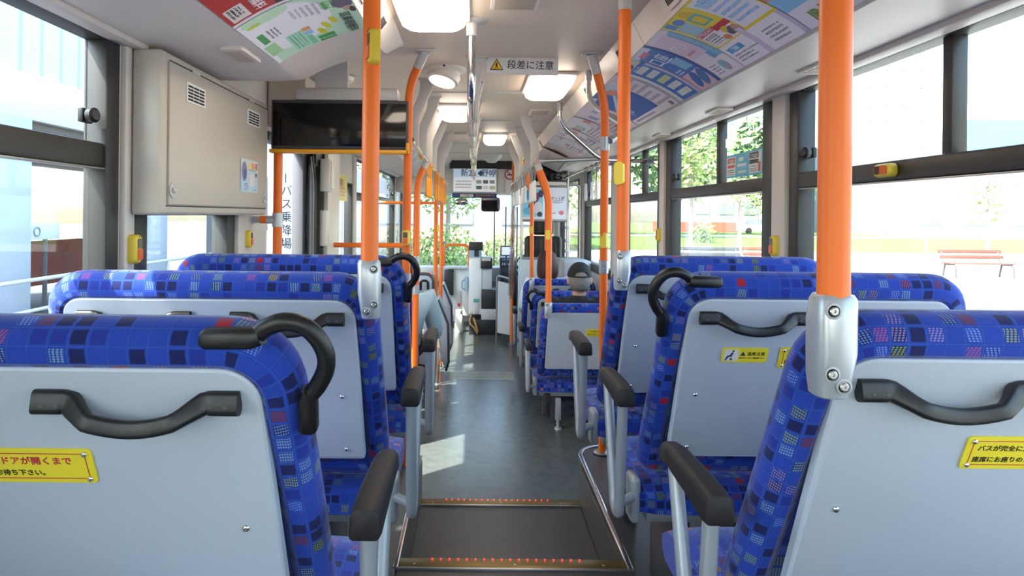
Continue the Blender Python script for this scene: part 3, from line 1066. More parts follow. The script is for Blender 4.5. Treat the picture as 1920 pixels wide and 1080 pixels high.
# ------------------------------------------------------------------ poles, rails, straps
def clamp(t, x, y, z0, z1, sg):
    """silver cast clamp around the foot of a pole on the seat corner"""
    b = B()
    H = z1 - z0
    rings = []
    for f, w, dep, dx, r in ((0, 0.034, 0.036, 0.002, 0.3), (0.02, 0.041, 0.046, 0.002, 0.35), (0.20, 0.047, 0.057, 0.0015, 0.4), (0.45, 0.053, 0.063, 0, 0.45), (0.75, 0.054, 0.061, 0, 0.45), (0.95, 0.052, 0.054, -0.001, 0.45), (1.0, 0.045, 0.046, -0.001, 0.45)):
        ring = []
        for k in range(24):
            a = 2 * math.pi * k / 24
            ca, sa = math.cos(a), math.sin(a)
            e = 2 / 3.2
            ring.append(V((x - sg * dx * 2 + math.copysign(abs(ca) ** e, ca) * w / 2, y + math.copysign(abs(sa) ** e, sa) * dep / 2, z0 + H * f)))
        rings.append(ring)
    b.ring_loft(rings, True)
    c = obj('pole_clamp', b, 'silver', t)
    for dx, f in ((-sg * 0.014, 0.86), (-sg * 0.015, 0.26), (sg * 0.002, 0.14)):
        yy = y - (0.0305 if f > 0.2 else 0.0275)
        b = B()
        b.lathe([(0.0105, 0.001), (0.0108, -0.0012), (0.0080, -0.0016), (0.0072, 0.001)], (x + dx, yy, z0 + H * f), (0, 1, 0), 18)
        obj('bolt_recess', b, 'greymetal', c)
        b = B()
        b.lathe([(0.0060, 0.001), (0.0060, -0.0022), (0.0045, -0.0034), (0.0020, -0.0034), (0.0018, -0.0014)], (x + dx, yy, z0 + H * f), (0, 1, 0), 14)
        obj('bolt', b, 'steel', c)

PG = 'orange grab poles'
def straight_pole(x, y, zlo, zhi, r, label, cl=None, socket=True, sg=-1, foot=False):
    t = thing('grab_pole', label, 'pole', (x, y, zlo), PG)
    b = B(); b.cyl((x, y, zlo), (x, y, zhi - (0.045 if socket else 0)), r, n=20); obj('pole_tube', b, 'orange', t)
    if socket:
        b = B(); b.cyl((x, y, zhi - 0.05), (x, y, zhi - 0.006), r * 1.08, n=20); b.lathe([(r * 2.0, 0), (r * 2.0, -0.008), (r * 1.2, -0.014)], (x, y, zhi)); obj('ceiling_socket', b, 'hanger', t)
    if foot:
        b = B(); b.lathe([(r * 2.0, 0), (r * 2.0, 0.006), (r * 1.2, 0.014), (r * 1.15, 0.03)], (x, y, zlo)); obj('floor_flange', b, 'steel', t)
    if cl:
        clamp(t, x, y + 0.004, cl[0], cl[1], sg)
    return t
PR = 0.0207
straight_pole(-0.246, 1.522, 1.40, CEIL, PR, 'thick orange pole in front of the hanging display, clamped to a left seat', (1.354, 1.492), sg=-1)
straight_pole(0.484, 0.872, 1.40, CEIL, PR, 'thickest orange pole, nearest the camera at right, with large silver clamp', (1.360, 1.498), sg=1)
straight_pole(0.490, 2.140, 1.40, CEIL, PR, 'orange pole clamped to the last raised seat at right, yellow button on its side', (1.356, 1.488), sg=1)

def bent_pole(pts, r, label, bracket=None, fil=0.10, joints=(), clampz=None, sg=1, foot=None, sock=0.09):
    t = thing('grab_pole', label, 'pole', pts[0], PG)
    pp = fillet(pts, fil, 8)
    top = V(pts[-1])
    dr = (V(pts[-2]) - top).normalized()
    q = pp[:-1] + [top + dr * sock]
    b = B(); b.tube(q, r, 16); obj('pole_tube', b, 'orange', t)
    b = B(); b.tube([top + dr * (sock + 0.003), top + dr * 0.004], r * 1.1, 16)
    if bracket:
        b.box(top.x - 0.045, top.x + 0.045, top.y - 0.03, top.y + 0.03, top.z - 0.008, top.z, 0.003)
    obj('ceiling_socket', b, 'hanger', t)
    for z in joints:
        b = B()
        # ring clamp on the straight part
        a, c = V(pts[0]), V(pts[1])
        s = (z - a.z) / (c.z - a.z)
        p = a.lerp(c, s)
        dd = (c - a).normalized()
        b.tube([p - dd * 0.032, p + dd * 0.032], r * 1.18, 16)
        b.sph(p + V((sg * -0.3 * r, -r * 1.15, 0.012)), 0.004, n=5)
        b.sph(p + V((sg * -0.3 * r, -r * 1.15, -0.012)), 0.004, n=5)
        obj('joint_ring', b, 'silver', t)
    if clampz:
        clamp(t, pts[0][0], pts[0][1] + 0.004, clampz[0], clampz[1], sg)
    if foot:
        b = B(); b.lathe([(r * 2.2, 0), (r * 2.2, 0.006), (r * 1.3, 0.012)], pts[0]); obj('floor_flange', b, 'steel', t)
    return t
bent_pole([(0.655, 3.27, 0.405), (0.595, 2.98, 2.12), (0.515, 2.90, CEIL)], 0.0195, 'orange pole right of the steps that bends to the ceiling, standing on the podium corner', True, 0.09, joints=(1.94, 1.36), foot=True)
bent_pole([(-0.335, 3.12, 0.0), (-0.312, 3.02, 2.20), (-0.225, 2.88, CEIL)], 0.0195, 'orange pole at the right end of the hanging display, bending to the ceiling', True, 0.09, joints=(1.29,), foot=True)
RAILZ = 1.98
bent_pole([(-0.408, 4.48, 0.0), (-0.400, 4.48, 1.82), (-0.335, 4.48, RAILZ - 0.01)], 0.0225, 'orange pole left of the aisle carrying the near end of the left strap rail', False, 0.10, joints=(1.28, 1.08), sg=-1, foot=True, sock=0.05)
bent_pole([(0.530, 4.60, 0.93), (0.530, 4.60, 1.76), (0.440, 4.60, RAILZ - 0.01)], 0.0215, 'orange pole on the low right seat carrying the near end of the right strap rail', False, 0.12, clampz=(0.872, 0.985), sg=1, sock=0.05)
bent_pole([(0.573, 6.42, 0.90), (0.565, 6.42, 1.78), (0.50, 6.42, 2.06), (0.46, 6.42, CEIL)], 0.0195, 'slim orange pole on the farthest right seat with small yellow button', True, 0.10, clampz=(0.865, 0.985), sg=1)
bent_pole([(0.80, 7.20, 0.0), (0.80, 7.20, 1.80), (0.68, 7.20, 2.10), (0.62, 7.20, CEIL)], 0.0195, 'orange pole just behind the woman with the brown bob, before the framed poster', True, 0.10, foot=True)
straight_pole(0.475, 8.05, 0.0, 2.33, 0.0185, 'orange pole beside the low driver gate', foot=True)
straight_pole(-0.375, 6.30, 0.0, 2.0, 0.0205, 'nearer orange pole of the pair at the end of the left strap rail', socket=False, foot=True)
straight_pole(-0.345, 6.75, 0.0, 2.0, 0.018, 'farther orange pole of the pair at the end of the left strap rail', socket=False, foot=True)
# pole at the rear edge of the middle door, with its wall bracket
t = straight_pole(-0.925, 3.04, 0.0, 1.885, 0.0207, 'orange pole by the wall cabinet, beneath the left end of the hanging display', socket=False, foot=True)
b = B(); b.cyl((-1.05, 3.04, 1.568), (-1.0, 3.04, 1.568), 0.016); b.cyl((-0.975, 3.04, 1.568), (-0.93, 3.04, 1.568), 0.019); b.cyl((-0.925, 3.04, 1.535), (-0.925, 3.04, 1.60), 0.0245); b.lathe([(0.034, 0), (0.034, 0.008), (0.018, 0.016)], (-1.055, 3.04, 1.568), (1, 0, 0)); obj('wall_bracket', b, 'silver', t)
b = B(); b.cyl((-1.005, 3.04, 1.568), (-0.972, 3.04, 1.568), 0.018); obj('bracket_sleeve', b, 'orange', t)

# transverse orange guard rails of the left side
def rail(pts, r, label, m='orange', ends=True, fil=0.06, name='guard_rail', cat='rail', group=None):
    t = thing(name, label, cat, pts[0], group)
    pp = fillet(pts, fil, 6) if len(pts) > 2 else [V(p) for p in pts]
    b = B(); b.tube(pp, r, 12); obj('rail_tube', b, m, t)
    if ends:
        for a, c in ((pp[0], pp[1]), (pp[-1], pp[-2])):
            d = (c - a).normalized()
            b = B(); b.tube([a, a + d * 0.05], r * 1.25, 12); obj('rail_socket', b, 'silver', t)
    return t
rail([(-1.05, 4.42, 1.385), (-0.43, 4.47, 1.385)], 0.017, 'orange rail running from the left wall to the pole behind the door')
rail([(-0.375, 6.30, 1.02), (-0.85, 6.30, 1.02)], 0.016, 'upper orange rail left of the pair of poles')
rail([(-0.375, 6.30, 0.85), (-0.85, 6.30, 0.85)], 0.016, 'lower orange rail left of the pair of poles')
rail([(-0.345, 6.75, 1.72), (-1.02, 6.75, 1.72)], 0.014, 'thin orange rail high across the left windows at the front')
rail([(-0.43, 9.15, 0.868), (-0.43, 9.15, 1.175), (-0.075, 9.15, 1.175), (-0.075, 9.15, 0.868)], 0.019, 'orange hoop rail over the front guard panel', ends=False, fil=0.09)
# chrome strap rails and the centre rail
SRL = rail([(-0.325, 3.30, RAILZ), (-0.335, 4.48, RAILZ), (-0.34, 8.0, RAILZ)], 0.014, 'chrome strap rail along the left of the aisle', 'chrome', False, name='strap_rail')
SRR = rail([(0.44, 4.55, RAILZ), (0.44, 7.75, RAILZ)], 0.014, 'chrome strap rail along the right of the aisle', 'chrome', False, name='strap_rail')
t = rail([(-0.018, 2.43, CEIL), (-0.018, 2.43, 2.045), (-0.015, 8.2, 2.045)], 0.0145, 'chrome grab rail along the middle of the ceiling', 'chrome', False, 0.10, name='ceiling_rail')
b = B(); b.lathe([(0.055, 0), (0.055, -0.006), (0.022, -0.012), (0.020, -0.06)], (-0.018, 2.43, CEIL)); obj('ceiling_socket', b, 'hanger', t)
for y in (3.55, 4.6, 5.6, 6.6, 7.6):
    b = B(); b.tube([(-0.018, y - 0.02, 2.045), (-0.018, y + 0.02, 2.045)], 0.0185, 12); obj('rail_joint', b, 'steel', t)
rail([(0.44, 4.62, 1.99), (0.96, 4.70, 2.02)], 0.016, 'horizontal steel rail from the right strap rail to the window cove', 'steel')
rail([(0.565, 3.25, CEIL), (0.565, 3.25, 2.17), (0.74, 3.10, 2.02), (0.62, 2.99, 1.95)], 0.014, 'chrome tube from the ceiling to the bent orange pole at right', 'chrome', True, 0.08)
rail([(0.545, 4.20, CEIL), (0.545, 4.20, 2.20), (0.84, 4.35, 1.98), (1.22, 4.45, 1.98)], 0.015, 'chrome tube bending from the ceiling down to the right pillar', 'chrome', True, 0.08)
rail([(0.985, 4.70, 2.02), (1.0, 7.3, 2.02)], 0.013, 'chrome strap rail along the right windows', 'chrome', True)

HG = 'grey hanger plates holding the ceiling rails'
def hanger(x, y, zt, x2, zb, label, w=0.05):
    t = thing('rail_hanger', label, 'hanger', (x, y, zt), HG)
    b = B()
    n = 8
    pts, wid = [], []
    for k in range(n + 1):
        s = k / n
        pts.append((x + (x2 - x) * max(0, min(1, (s - 0.05) / 0.5)) ** 1.4, y, zt - 0.004 + (zb - zt) * s))
        wid.append(w * (1.45 - 0.45 * min(1, s * 4)))
    b.flat(pts, wid, 0.012, up=(0, 1, 0))
    obj('hanger_bar', b, 'hanger', t)
    b = B(); b.box(x - 0.05, x + 0.05, y - 0.02, y + 0.02, zt - 0.007, zt + 0.001, 0.002); obj('hanger_flange', b, 'hanger', t)
    b = B(); b.sph((x - 0.035, y - 0.012, zt - 0.008), 0.006, n=5); b.sph((x + 0.035, y - 0.012, zt - 0.008), 0.006, n=5); obj('bolt', b, 'steel', t)
wh = ['nearest', 'second', 'third', 'fourth', 'fifth', 'sixth', 'seventh', 'eighth', 'ninth', 'tenth', 'eleventh', 'twelfth', 'thirteenth']
for i, y in enumerate((2.95, 3.50, 4.10, 4.85, 5.5, 6.3, 7.1)):
    hanger(0.004, y + 0.03, CEIL, -0.014, 2.03, 'grey plate hanger on the centre ceiling rail, %s from the camera' % wh[i], 0.052)
for i, y in enumerate((3.48, 4.02, 4.55, 5.1, 5.7, 6.4)):
    hanger(-0.262, y, CEIL, -0.330, 1.97, 'curved grey hanger above the left strap rail, %s from the camera' % wh[i], 0.055)
for i, y in enumerate((4.75, 5.35, 5.95, 6.7)):
    hanger(0.37, y, CEIL, 0.435, 1.97, 'grey hanger above the right strap rail, %s from the camera' % wh[i], 0.060)

def strap(x, y, z, L, hm, bm_, label, group, ring=True, sway=0.0):
    t = thing('hand_strap', label, 'strap', (x, y, z - L), group)
    b = B()
    b.flat([(x - 0.004, y, z + 0.016), (x - 0.016, y, z), (x - 0.004 + sway * 0.3, y, z - 0.03), (x + sway, y, z - L * 0.5)], 0.024, 0.005, up=(1, 0, 0))
    b.flat([(x - 0.004, y, z + 0.016), (x + 0.016, y, z), (x + 0.004 + sway * 0.3, y, z - 0.03), (x + sway, y, z - L * 0.5)], 0.024, 0.005, up=(1, 0, 0))
    obj('belt', b, bm_, t)
    b = B()
    zc = z - L * 0.74
    xx = x + sway
    hh, ww = L * 0.26, 0.040
    pts = [(xx, y - ww * 0.35, zc + hh), (xx, y + ww * 0.35, zc + hh), (xx, y + ww * 1.1, zc - hh), (xx, y - ww * 1.1, zc - hh)]
    q = [V(p) for p in pts]
    fl = []
    for i in range(4):
        a, c, e = q[i - 1], q[i], q[(i + 1) % 4]
        fl += bez(c + (a - c).normalized() * 0.015, c, c + (e - c).normalized() * 0.015, 4)
    b.tube(fl, 0.0085, 8, closed=True)
    obj('handle', b, hm, t)
n1 = 0
for i, y in enumerate((4.62, 4.76, 4.90, 5.04, 5.55, 5.75, 5.95, 6.15, 6.45, 6.70, 6.95, 7.25, 7.55)):
    strap(-0.337, y, RAILZ, 0.25, 'strap_y', 'strap_y', 'orange hand strap on the left chrome rail of the aisle, %s from the camera' % wh[i], 'orange hand straps on the left rail', sway=0.004 * (i % 3 - 1))
for i, y in enumerate((4.72, 4.95, 5.18, 5.6, 5.85, 6.1, 6.4, 6.7, 7.0, 7.3)):
    strap(0.44, y, RAILZ, 0.27, 'strap_w', 'strap_b', 'white hand strap on the right chrome rail of the aisle, %s from the camera' % wh[i], 'white hand straps on the right rail', sway=0.005 * (i % 3 - 1))
for i, y in enumerate((5.25, 5.45, 5.75)):
    strap(0.985, y, 2.02, 0.28, 'strap_w', 'strap_b', 'white hand strap hanging before the right windows, %s from the camera' % wh[i], 'white hand straps at the right windows')

# ------------------------------------------------------------------ stop buttons
def stop_button(o, right, up, label, s=1.0):
    """yellow housing, dark window above an orange push field; o on the surface, normal = right x up"""
    m = plane_m(o, right, up) @ M.Scale(s, 4)
    b = B()
    rr = []
    for z, ins in ((0, 0), (0.016, 0), (0.023, 0.003), (0.026, 0.008)):
        rr.append([m @ V((a, c, z)) for a, c in rrect(-0.021, 0.021, -0.044, 0.044, 0.015, 0.015, ins, 6)])
    b.ring_loft(rr, True)
    t = tag(obj('stop_button', b, 'yellow'), label, 'button', 'yellow stop buttons')
    b = B(); b.prism(rrect(-0.012, 0.014, 0.002, 0.032, 0.004, 0.002, 0, 4), lambda a, c, s: m @ V((a, c, s)), 0.024, 0.0275); obj('lamp_window', b, 'lens_dark', t)
    b = B(); b.prism(rrect(-0.012, 0.014, -0.032, 0.000, 0.002, 0.004, 0, 4), lambda a, c, s: m @ V((a, c, s)), 0.024, 0.030); obj('push_field', b, 'lens_red', t)
    b = B(); b.sph(m @ V((0, 0.037, 0.0255)), 0.0022, n=5); obj('screw', b, 'charcoal', t)
stop_button((XL + 0.018, 1.966, 1.486), (0, 1, 0), (0, 0, 1), 'yellow stop button on the pale pillar left, below the cabinet corner', 1.0)
stop_button((XL + 0.018, 2.962, 1.480), (0, 1, 0), (0, 0, 1), 'yellow stop button on the left pillar between low window and door', 0.9)
stop_button((XR - 0.006, 1.948, 1.746), (0, 0, 1), (0, 1, 0), 'yellow stop button lying sideways on the dark window bar at right', 0.95)
stop_button((XR - 0.02, 2.635, 1.487), (0, -1, 0), (0, 0, 1), 'yellow stop button on the pillar between the two large right windows', 0.95)
stop_button((XR - 0.02, 4.29, 1.480), (0, -1, 0), (0, 0, 1), 'yellow stop button on the second pillar of the right side', 0.95)
stop_button((-0.228, 1.506, 1.988), (0.35, -0.9, 0), (0, 0, 1), 'yellow stop button high on the thick orange pole at left', 0.93)
stop_button((0.470, 2.125, 1.742), (-0.55, 0.6, 0), (0, 0, 1), 'yellow stop button on the side of the orange pole at the last raised right seat', 0.85)
stop_button((0.608, 3.065, 1.486), (-0.55, 0.6, 0), (0, 0, 1), 'yellow stop button on the bent orange pole right of the steps', 0.85)
stop_button((-0.318, 3.028, 1.489), (0.94, -0.2, 0), (0, 0, 1), 'yellow stop button on the orange pole under the right end of the display', 0.85)
for o, lb in (((0.518, 4.58, 1.465), 'small yellow stop button on the pole of the low right seat'), ((0.556, 6.40, 1.455), 'small yellow stop button on the slim pole of the farthest right seat'), ((-0.36, 6.279, 1.47), 'small yellow stop button on the pair of poles at the left front')):
    stop_button(o, (-0.8, 0.3, 0), (0, 0, 1), lb, 0.8)
for o, lb in (((-0.375, 4.555, 2.02), 'yellow stop button above the near end of the left strap rail'), ((0.452, 5.94, 2.09), 'yellow stop button up by the right strap rail hanger')):
    stop_button(o, (0.94, -0.2, 0), (0, 0, 1), lb, 0.8)

# ------------------------------------------------------------------ ceiling fittings
def ceil_lamp(x0, x1, y0, y1, label, h=0.055, m='lamp'):
    t = thing('ceiling_lamp', label, 'lamp', ((x0 + x1) / 2, (y0 + y1) / 2, CEIL), 'rounded ceiling lamps')
    b = B()
    b.box(x0 - 0.012, x1 + 0.012, y0 - 0.012, y1 + 0.012, CEIL - 0.018, CEIL, 0.008)
    obj('lamp_base', b, 'lampwhite', t)
    b = B()
    rr = []
    for dz, ins in ((0.004, 0.0), (-0.02, 0.0), (-0.038, 0.008), (-0.050, 0.028), (-0.055, 0.06)):
        rr.append([V((a, c, CEIL + dz * h / 0.055 - 0.012)) for a, c in rrect(x0, x1, y0, y1, 0.07, 0.07, ins, 7)])
    b.ring_loft(rr, True)
    obj('diffuser', b, m, t)
ceil_lamp(-0.275, -0.035, 1.75, 2.40, 'glowing ceiling lamp at the top of the view, left of the centre rail')
ceil_lamp(0.280, 0.510, 3.28, 3.80, 'glowing ceiling lamp right of the step warning sign')
ceil_lamp(-0.245, -0.035, 4.25, 4.70, 'glowing ceiling lamp beyond the round lamp, left of the centre rail')
ceil_lamp(0.08, 0.28, 5.75, 6.25, 'far glowing ceiling lamp right of the centre rail')
t = thing('spot_lamp', 'cream tilted round ceiling spotlight left of the centre rail', 'lamp', (-0.155, 3.20, CEIL))
b = B(); b.lathe([(0.105, 0), (0.105, -0.012), (0.09, -0.02)], (-0.155, 3.24, CEIL)); obj('lamp_base', b, 'offwhite', t)
b = B(); b.lathe([(0.07, 0.01), (0.085, -0.02), (0.08, -0.055), (0.068, -0.06)], (-0.155, 3.24, CEIL - 0.012), (0.25, 0.25, 1)); obj('lamp_housing', b, 'offwhite', t)
b = B(); b.lathe([(0.066, -0.061), (0.03, -0.066), (0.0, -0.067)], (-0.155, 3.24, CEIL - 0.012), (0.25, 0.25, 1)); obj('diffuser', b, 'lamp', t)
b = B(); b.sph((-0.155, 3.134, CEIL - 0.008), 0.006, n=5); obj('screw', b, 'charcoal', t)
def flat_vent(x0, x1, y0, y1, label):
    t = thing('ceiling_vent', label, 'vent', ((x0 + x1) / 2, (y0 + y1) / 2, CEIL), 'beige ceiling vents')
    b = B(); b.box(x0 - 0.012, x1 + 0.012, y0 - 0.012, y1 + 0.012, CEIL - 0.010, CEIL + 0.001, 0.003); obj('vent_frame', b, 'offwhite', t)
    b = B(); b.box(x0, x1, y0, y1, CEIL - 0.013, CEIL - 0.009, 0.001); obj('grille', b, 'vent', t)
flat_vent(0.060, 0.200, 1.95, 2.26, 'beige ceiling vent at the top edge of the view')
flat_vent(0.390, 0.510, 4.45, 4.62, 'beige ceiling vent beyond the right glowing lamp')
flat_vent(-0.19, -0.07, 5.6, 5.8, 'small beige ceiling vent far along the left of the centre rail')
t = thing('ceiling_speaker', 'cream cone shaped fitting at the far end of the ceiling', 'fitting', (0.20, 7.9, CEIL))
b = B(); b.lathe([(0.13, 0), (0.12, -0.03), (0.05, -0.09), (0.0, -0.095)], (0.20, 7.9, CEIL)); obj('cone', b, 'offwhite', t)
# camera arm over the door bay
t = thing('security_camera', 'white ceiling camera on a short stem above the hanging display', 'camera', (-0.70, 3.42, 2.32))
b = B(); b.lathe([(0.075, 0), (0.070, -0.02), (0.03, -0.045)], (-0.72, 3.42, 2.32)); obj('ceiling_base', b, 'white', t)
b = B(); b.tube([(-0.715, 3.42, 2.29), (-0.695, 3.42, 2.22), (-0.68, 3.42, 2.16)], 0.018, 12); obj('stem', b, 'white', t)
b = B(); b.sph((-0.665, 3.40, 2.13), 0.06, (1, 1, 0.8)); obj('dome', b, 'white', t)
# vents in the sloping strips
def louvre(c, right, up, w, h, n, label, group, cols=1, mi='slot', name='air_vent', frame='white'):
    m = plane_m(c, right, up)
    f = lambda a, e, s: m @ V((a, e, s))
    t = thing(name, label, 'vent', c, group)
    b = B(); b.prism(rrect(-w / 2, w / 2, -h / 2, h / 2, 0.003, 0.003, 0, 3), f, -0.002, 0.004); obj('vent_frame', b, frame, t)
    b = B()
    for q in range(cols):
        a0 = -w / 2 + w * 0.08 + q * (w * 0.84 / cols)
        a1 = a0 + w * 0.84 / cols - (w * 0.05 if cols > 1 else 0)
        for k in range(n):
            e = -h / 2 + h * 0.1 + (k + 0.5) * h * 0.8 / n
            b.prism([(a0, e - h * 0.26 / n), (a1, e - h * 0.26 / n), (a1, e + h * 0.26 / n), (a0, e + h * 0.26 / n)], f, 0.003, 0.0052)
    obj('slots', b, mi, t)
    return t
sR = V((0.045, 0, -0.085)).normalized()
for i, y in enumerate((2.02, 2.72, 3.53, 4.6)):
    p = V((0.6075, y, 2.2875)) - V((0.085, 0, 0.045)).normalized() * 0.002
    louvre(p, (0, -1, 0), -sR, 0.10, 0.062, 1, 'small black slotted vent in the right cove strip, %s from the camera' % wh[i], 'vents in the cove strips', 6, frame='cove')
for i, y in enumerate((2.0, 2.32)):
    p = V((-0.3425, y, 2.2875)) + V((0.085, 0, -0.033)).normalized() * 0.002
    louvre(p, (0, 1, 0), (0.065, 0, 0.085), 0.10, 0.062, 1, 'small black slotted vent in the left cove strip, %s from the camera' % wh[i], 'vents in the cove strips', 6, frame='cove')
# recessed grips in the cove shelves
def grip(x, y, w, label):
    t = thing('cove_grip', label, 'vent', (x, y, 2.106), 'recessed outlets under the cove')
    b = B(); b.prism(rrect(x - w / 2, x + w / 2, y - 0.085, y + 0.085, 0.012, 0.012, 0, 5), lambda a, c, s: (a, c, s), 2.098, 2.108); obj('outlet_frame', b, 'offwhite', t)
    b = B()
    for k in range(5):
        yy = y - 0.055 + 0.0275 * k
        b.box(x - w * 0.36, x + w * 0.36, yy - 0.006, yy + 0.006, 2.096, 2.0985)
    obj('slots', b, 'vent', t)
for i, y in enumerate((2.16, 3.06, 4.0)):
    grip(1.15, y, 0.075, 'recessed outlet under the right cove, %s from the camera' % wh[i])
t = thing('cove_grip', 'recessed outlet under the left cove above the cabinet', 'vent', (-0.75, 2.10, 2.11), 'recessed outlets under the cove')
b = B(); b.prism(rrect(-0.79, -0.715, 1.98, 2.16, 0.01, 0.01, 0, 4), lambda a, c, s: (a, c, s), 2.098, 2.112); obj('outlet_frame', b, 'cove', t)
b = B(); b.box(-0.78, -0.73, 2.0, 2.13, 2.095, 2.099); obj('slots', b, 'vent', t)

# warning sign hung under the ceiling
t = thing('warning_sign', 'white hanging sign with yellow triangle and black writing', 'sign', (0.212, 3.0, 2.25))
b = B(); b.box(0.044, 0.381, 3.0, 3.008, 2.252, 2.341, 0.003, mtx=M.Translation((0.21, 3, 2.3)) @ M.Rotation(R(0.9), 4, 'Y') @ M.Translation((-0.21, -3, -2.3))); obj('sign_board', b, 'signwhite', t)
m = M.Translation((0.21, 3, 2.2965)) @ M.Rotation(R(0.9), 4, 'Y') @ M.Rotation(R(90), 4, 'X')
f = lambda a, c, s: m @ V((a, c, s))
def tri(cx, cy, r):
    return [(cx + r * math.cos(R(a)), cy + r * math.sin(R(a))) for a in (90, 210, 330)]
b = B(); b.prism(tri(-0.115, -0.008, 0.036), f, 0.0, 0.0012); obj('triangle_border', b, 'ink', t)
b = B(); b.prism(tri(-0.115, -0.008, 0.029), f, 0.0012, 0.0018); obj('triangle_field', b, 'signyellow', t)
b = B()
b.prism([(-0.115 + 0.003 * math.cos(k * math.pi / 4), 0.0075 + 0.003 * math.sin(k * math.pi / 4)) for k in range(8)], f, 0.0018, 0.0024)
b.prism([(-0.118, 0.004), (-0.112, 0.004), (-0.1105, -0.004), (-0.1125, -0.006), (-0.109, -0.017), (-0.112, -0.017), (-0.115, -0.009), (-0.119, -0.017), (-0.122, -0.017), (-0.118, -0.006), (-0.121, -0.002)], f, 0.0018, 0.0024)
b.prism([(-0.131, -0.0195), (-0.103, -0.0195), (-0.103, -0.0185), (-0.131, -0.0185)], f, 0.0018, 0.0024)
obj('pictogram', b, 'ink', t)
b = B(); b.text('段差に注意', 0.0435, m @ M.Translation((0.042, -0.002, 0.0008)), bold=0.0002); obj('lettering', b, 'ink', t, smooth=False)
b = B(); b.box(0.08, 0.10, 3.0, 3.01, 2.33, 2.345); b.box(0.32, 0.34, 3.0, 3.01, 2.33, 2.345); obj('sign_clip', b, 'steel', t)

# ------------------------------------------------------------------ cabinet on the left wall
t = thing('wall_cabinet', 'large beige equipment cabinet with two vents on the left wall', 'cabinet', (-1.0, 2.45, 1.59))
XF = -0.95
b = B(); b.box(XL + 0.02, XF, 1.955, 2.955, 1.59, 2.095, 0.012, 3); obj('cabinet_body', b, 'cabinet', t)
b = B(); b.box(XF - 0.002, XF + 0.008, 1.995, 2.935, 1.622, 2.065, 0.004); dr = obj('cabinet_door', b, 'cabinet', t)
for y in (2.02, 2.90):
    b = B(); b.lathe([(0.026, 0), (0.026, 0.003), (0.018, 0.004), (0.017, 0.003)], (XF + 0.008, y, 1.668), (1, 0, 0)); b.box(XF + 0.008, XF + 0.018, y - 0.014, y + 0.014, 1.661, 1.675, 0.003); obj('door_knob', b, 'hanger', dr)
for y, z in ((2.175, 1.992), (2.742, 1.998)):
    m = plane_m((XF + 0.008, y, z), (0, 1, 0), (0, 0, 1))
    f = lambda a, e, s: m @ V((a, e, s))
    b = B(); b.prism(rrect(-0.072, 0.072, -0.032, 0.032, 0.003, 0.003, 0, 3), f, 0.0, 0.004); vt = obj('vent_frame', b, 'white', dr)
    b = B()
    for q in range(3):
        for k in range(5):
            a0, e0 = -0.063 + q * 0.043, -0.026 + k * 0.0108
            b.prism([(a0, e0), (a0 + 0.038, e0), (a0 + 0.038, e0 + 0.0066), (a0, e0 + 0.0066)], f, 0.0035, 0.005)
    obj('vent_slots', b, 'slot', dr)
b = B()
for y in (2.18, 2.72):
    b.box(XF - 0.001, XF + 0.010, y - 0.03, y + 0.03, 2.062, 2.075, 0.002)
obj('door_hinge', b, 'cabinet', dr)
b = B(); b.box(XF + 0.0075, XF + 0.0082, 1.992, 2.938, 2.0655, 2.0685); b.box(XF - 0.001, XF + 0.0012, 1.99, 2.94, 1.6165, 1.620); obj('door_seam', b, 'slot', dr)
cv = Canvas(44, 40, '#cfd9dd')
cv.rect(0, 0, 1, 0.62, '#b4d3e6').ell(0.2, 0.62, 0.15, 0.30, '#7d79b0').ell(0.24, 0.55, 0.09, 0.16, '#4d4d86').rect(0.38, 0.72, 0.62, 0.92, '#d9d68c').rect(0.62, 0.72, 0.84, 0.92, '#e59a7d').rect(0.86, 0.72, 0.96, 0.92, '#c75a58').rect(0.38, 0.66, 0.86, 0.69, '#6d8fa0').ell(0.66, 0.38, 0.14, 0.22, '#e9d9d6').ell(0.9, 0.55, 0.05, 0.07, '#222526').lines(0.2, 0.05, 0.45, 0.28, 4, '#5b6a9c', 3).lines(0.75, 0.05, 0.95, 0.12, 1, '#4d8ea5', 4)
b = B(); cv.sheet(b, lambda s, q: V((XF + 0.0095, 2.60 + 0.20 * s, 1.685 + 0.135 * q)))
tag(obj('cabinet_sticker', b, 'printed', smooth=False), 'pale blue printed sticker on the cabinet door', 'sticker')

# ------------------------------------------------------------------ hanging display
t = thing('hanging_display', 'wide black display hanging across the door bay with yellow lower edge', 'display', (-0.63, 3.03, 1.88))
b = B(); b.box(-0.948, -0.312, 3.00, 3.055, 1.897, 2.126, 0.006); obj('display_case', b, 'darkgrey', t)
b = B(); b.box(-0.938, -0.322, 2.9975, 3.002, 1.912, 2.110, 0.001); obj('display_screen', b, 'screen', t)
b = B(); b.box(-0.955, -0.308, 2.992, 3.05, 1.879, 1.897, 0.005); b.box(-0.322, -0.307, 2.992, 3.05, 1.879, 1.93, 0.004); obj('lower_edge', b, 'gold', t)
b = B(); b.box(-0.84, -0.36, 3.0, 3.08, 2.124, 2.185, 0.015); b.box(-0.75, -0.60, 3.02, 3.06, 2.18, 2.33); obj('display_bracket', b, 'hanger', t)
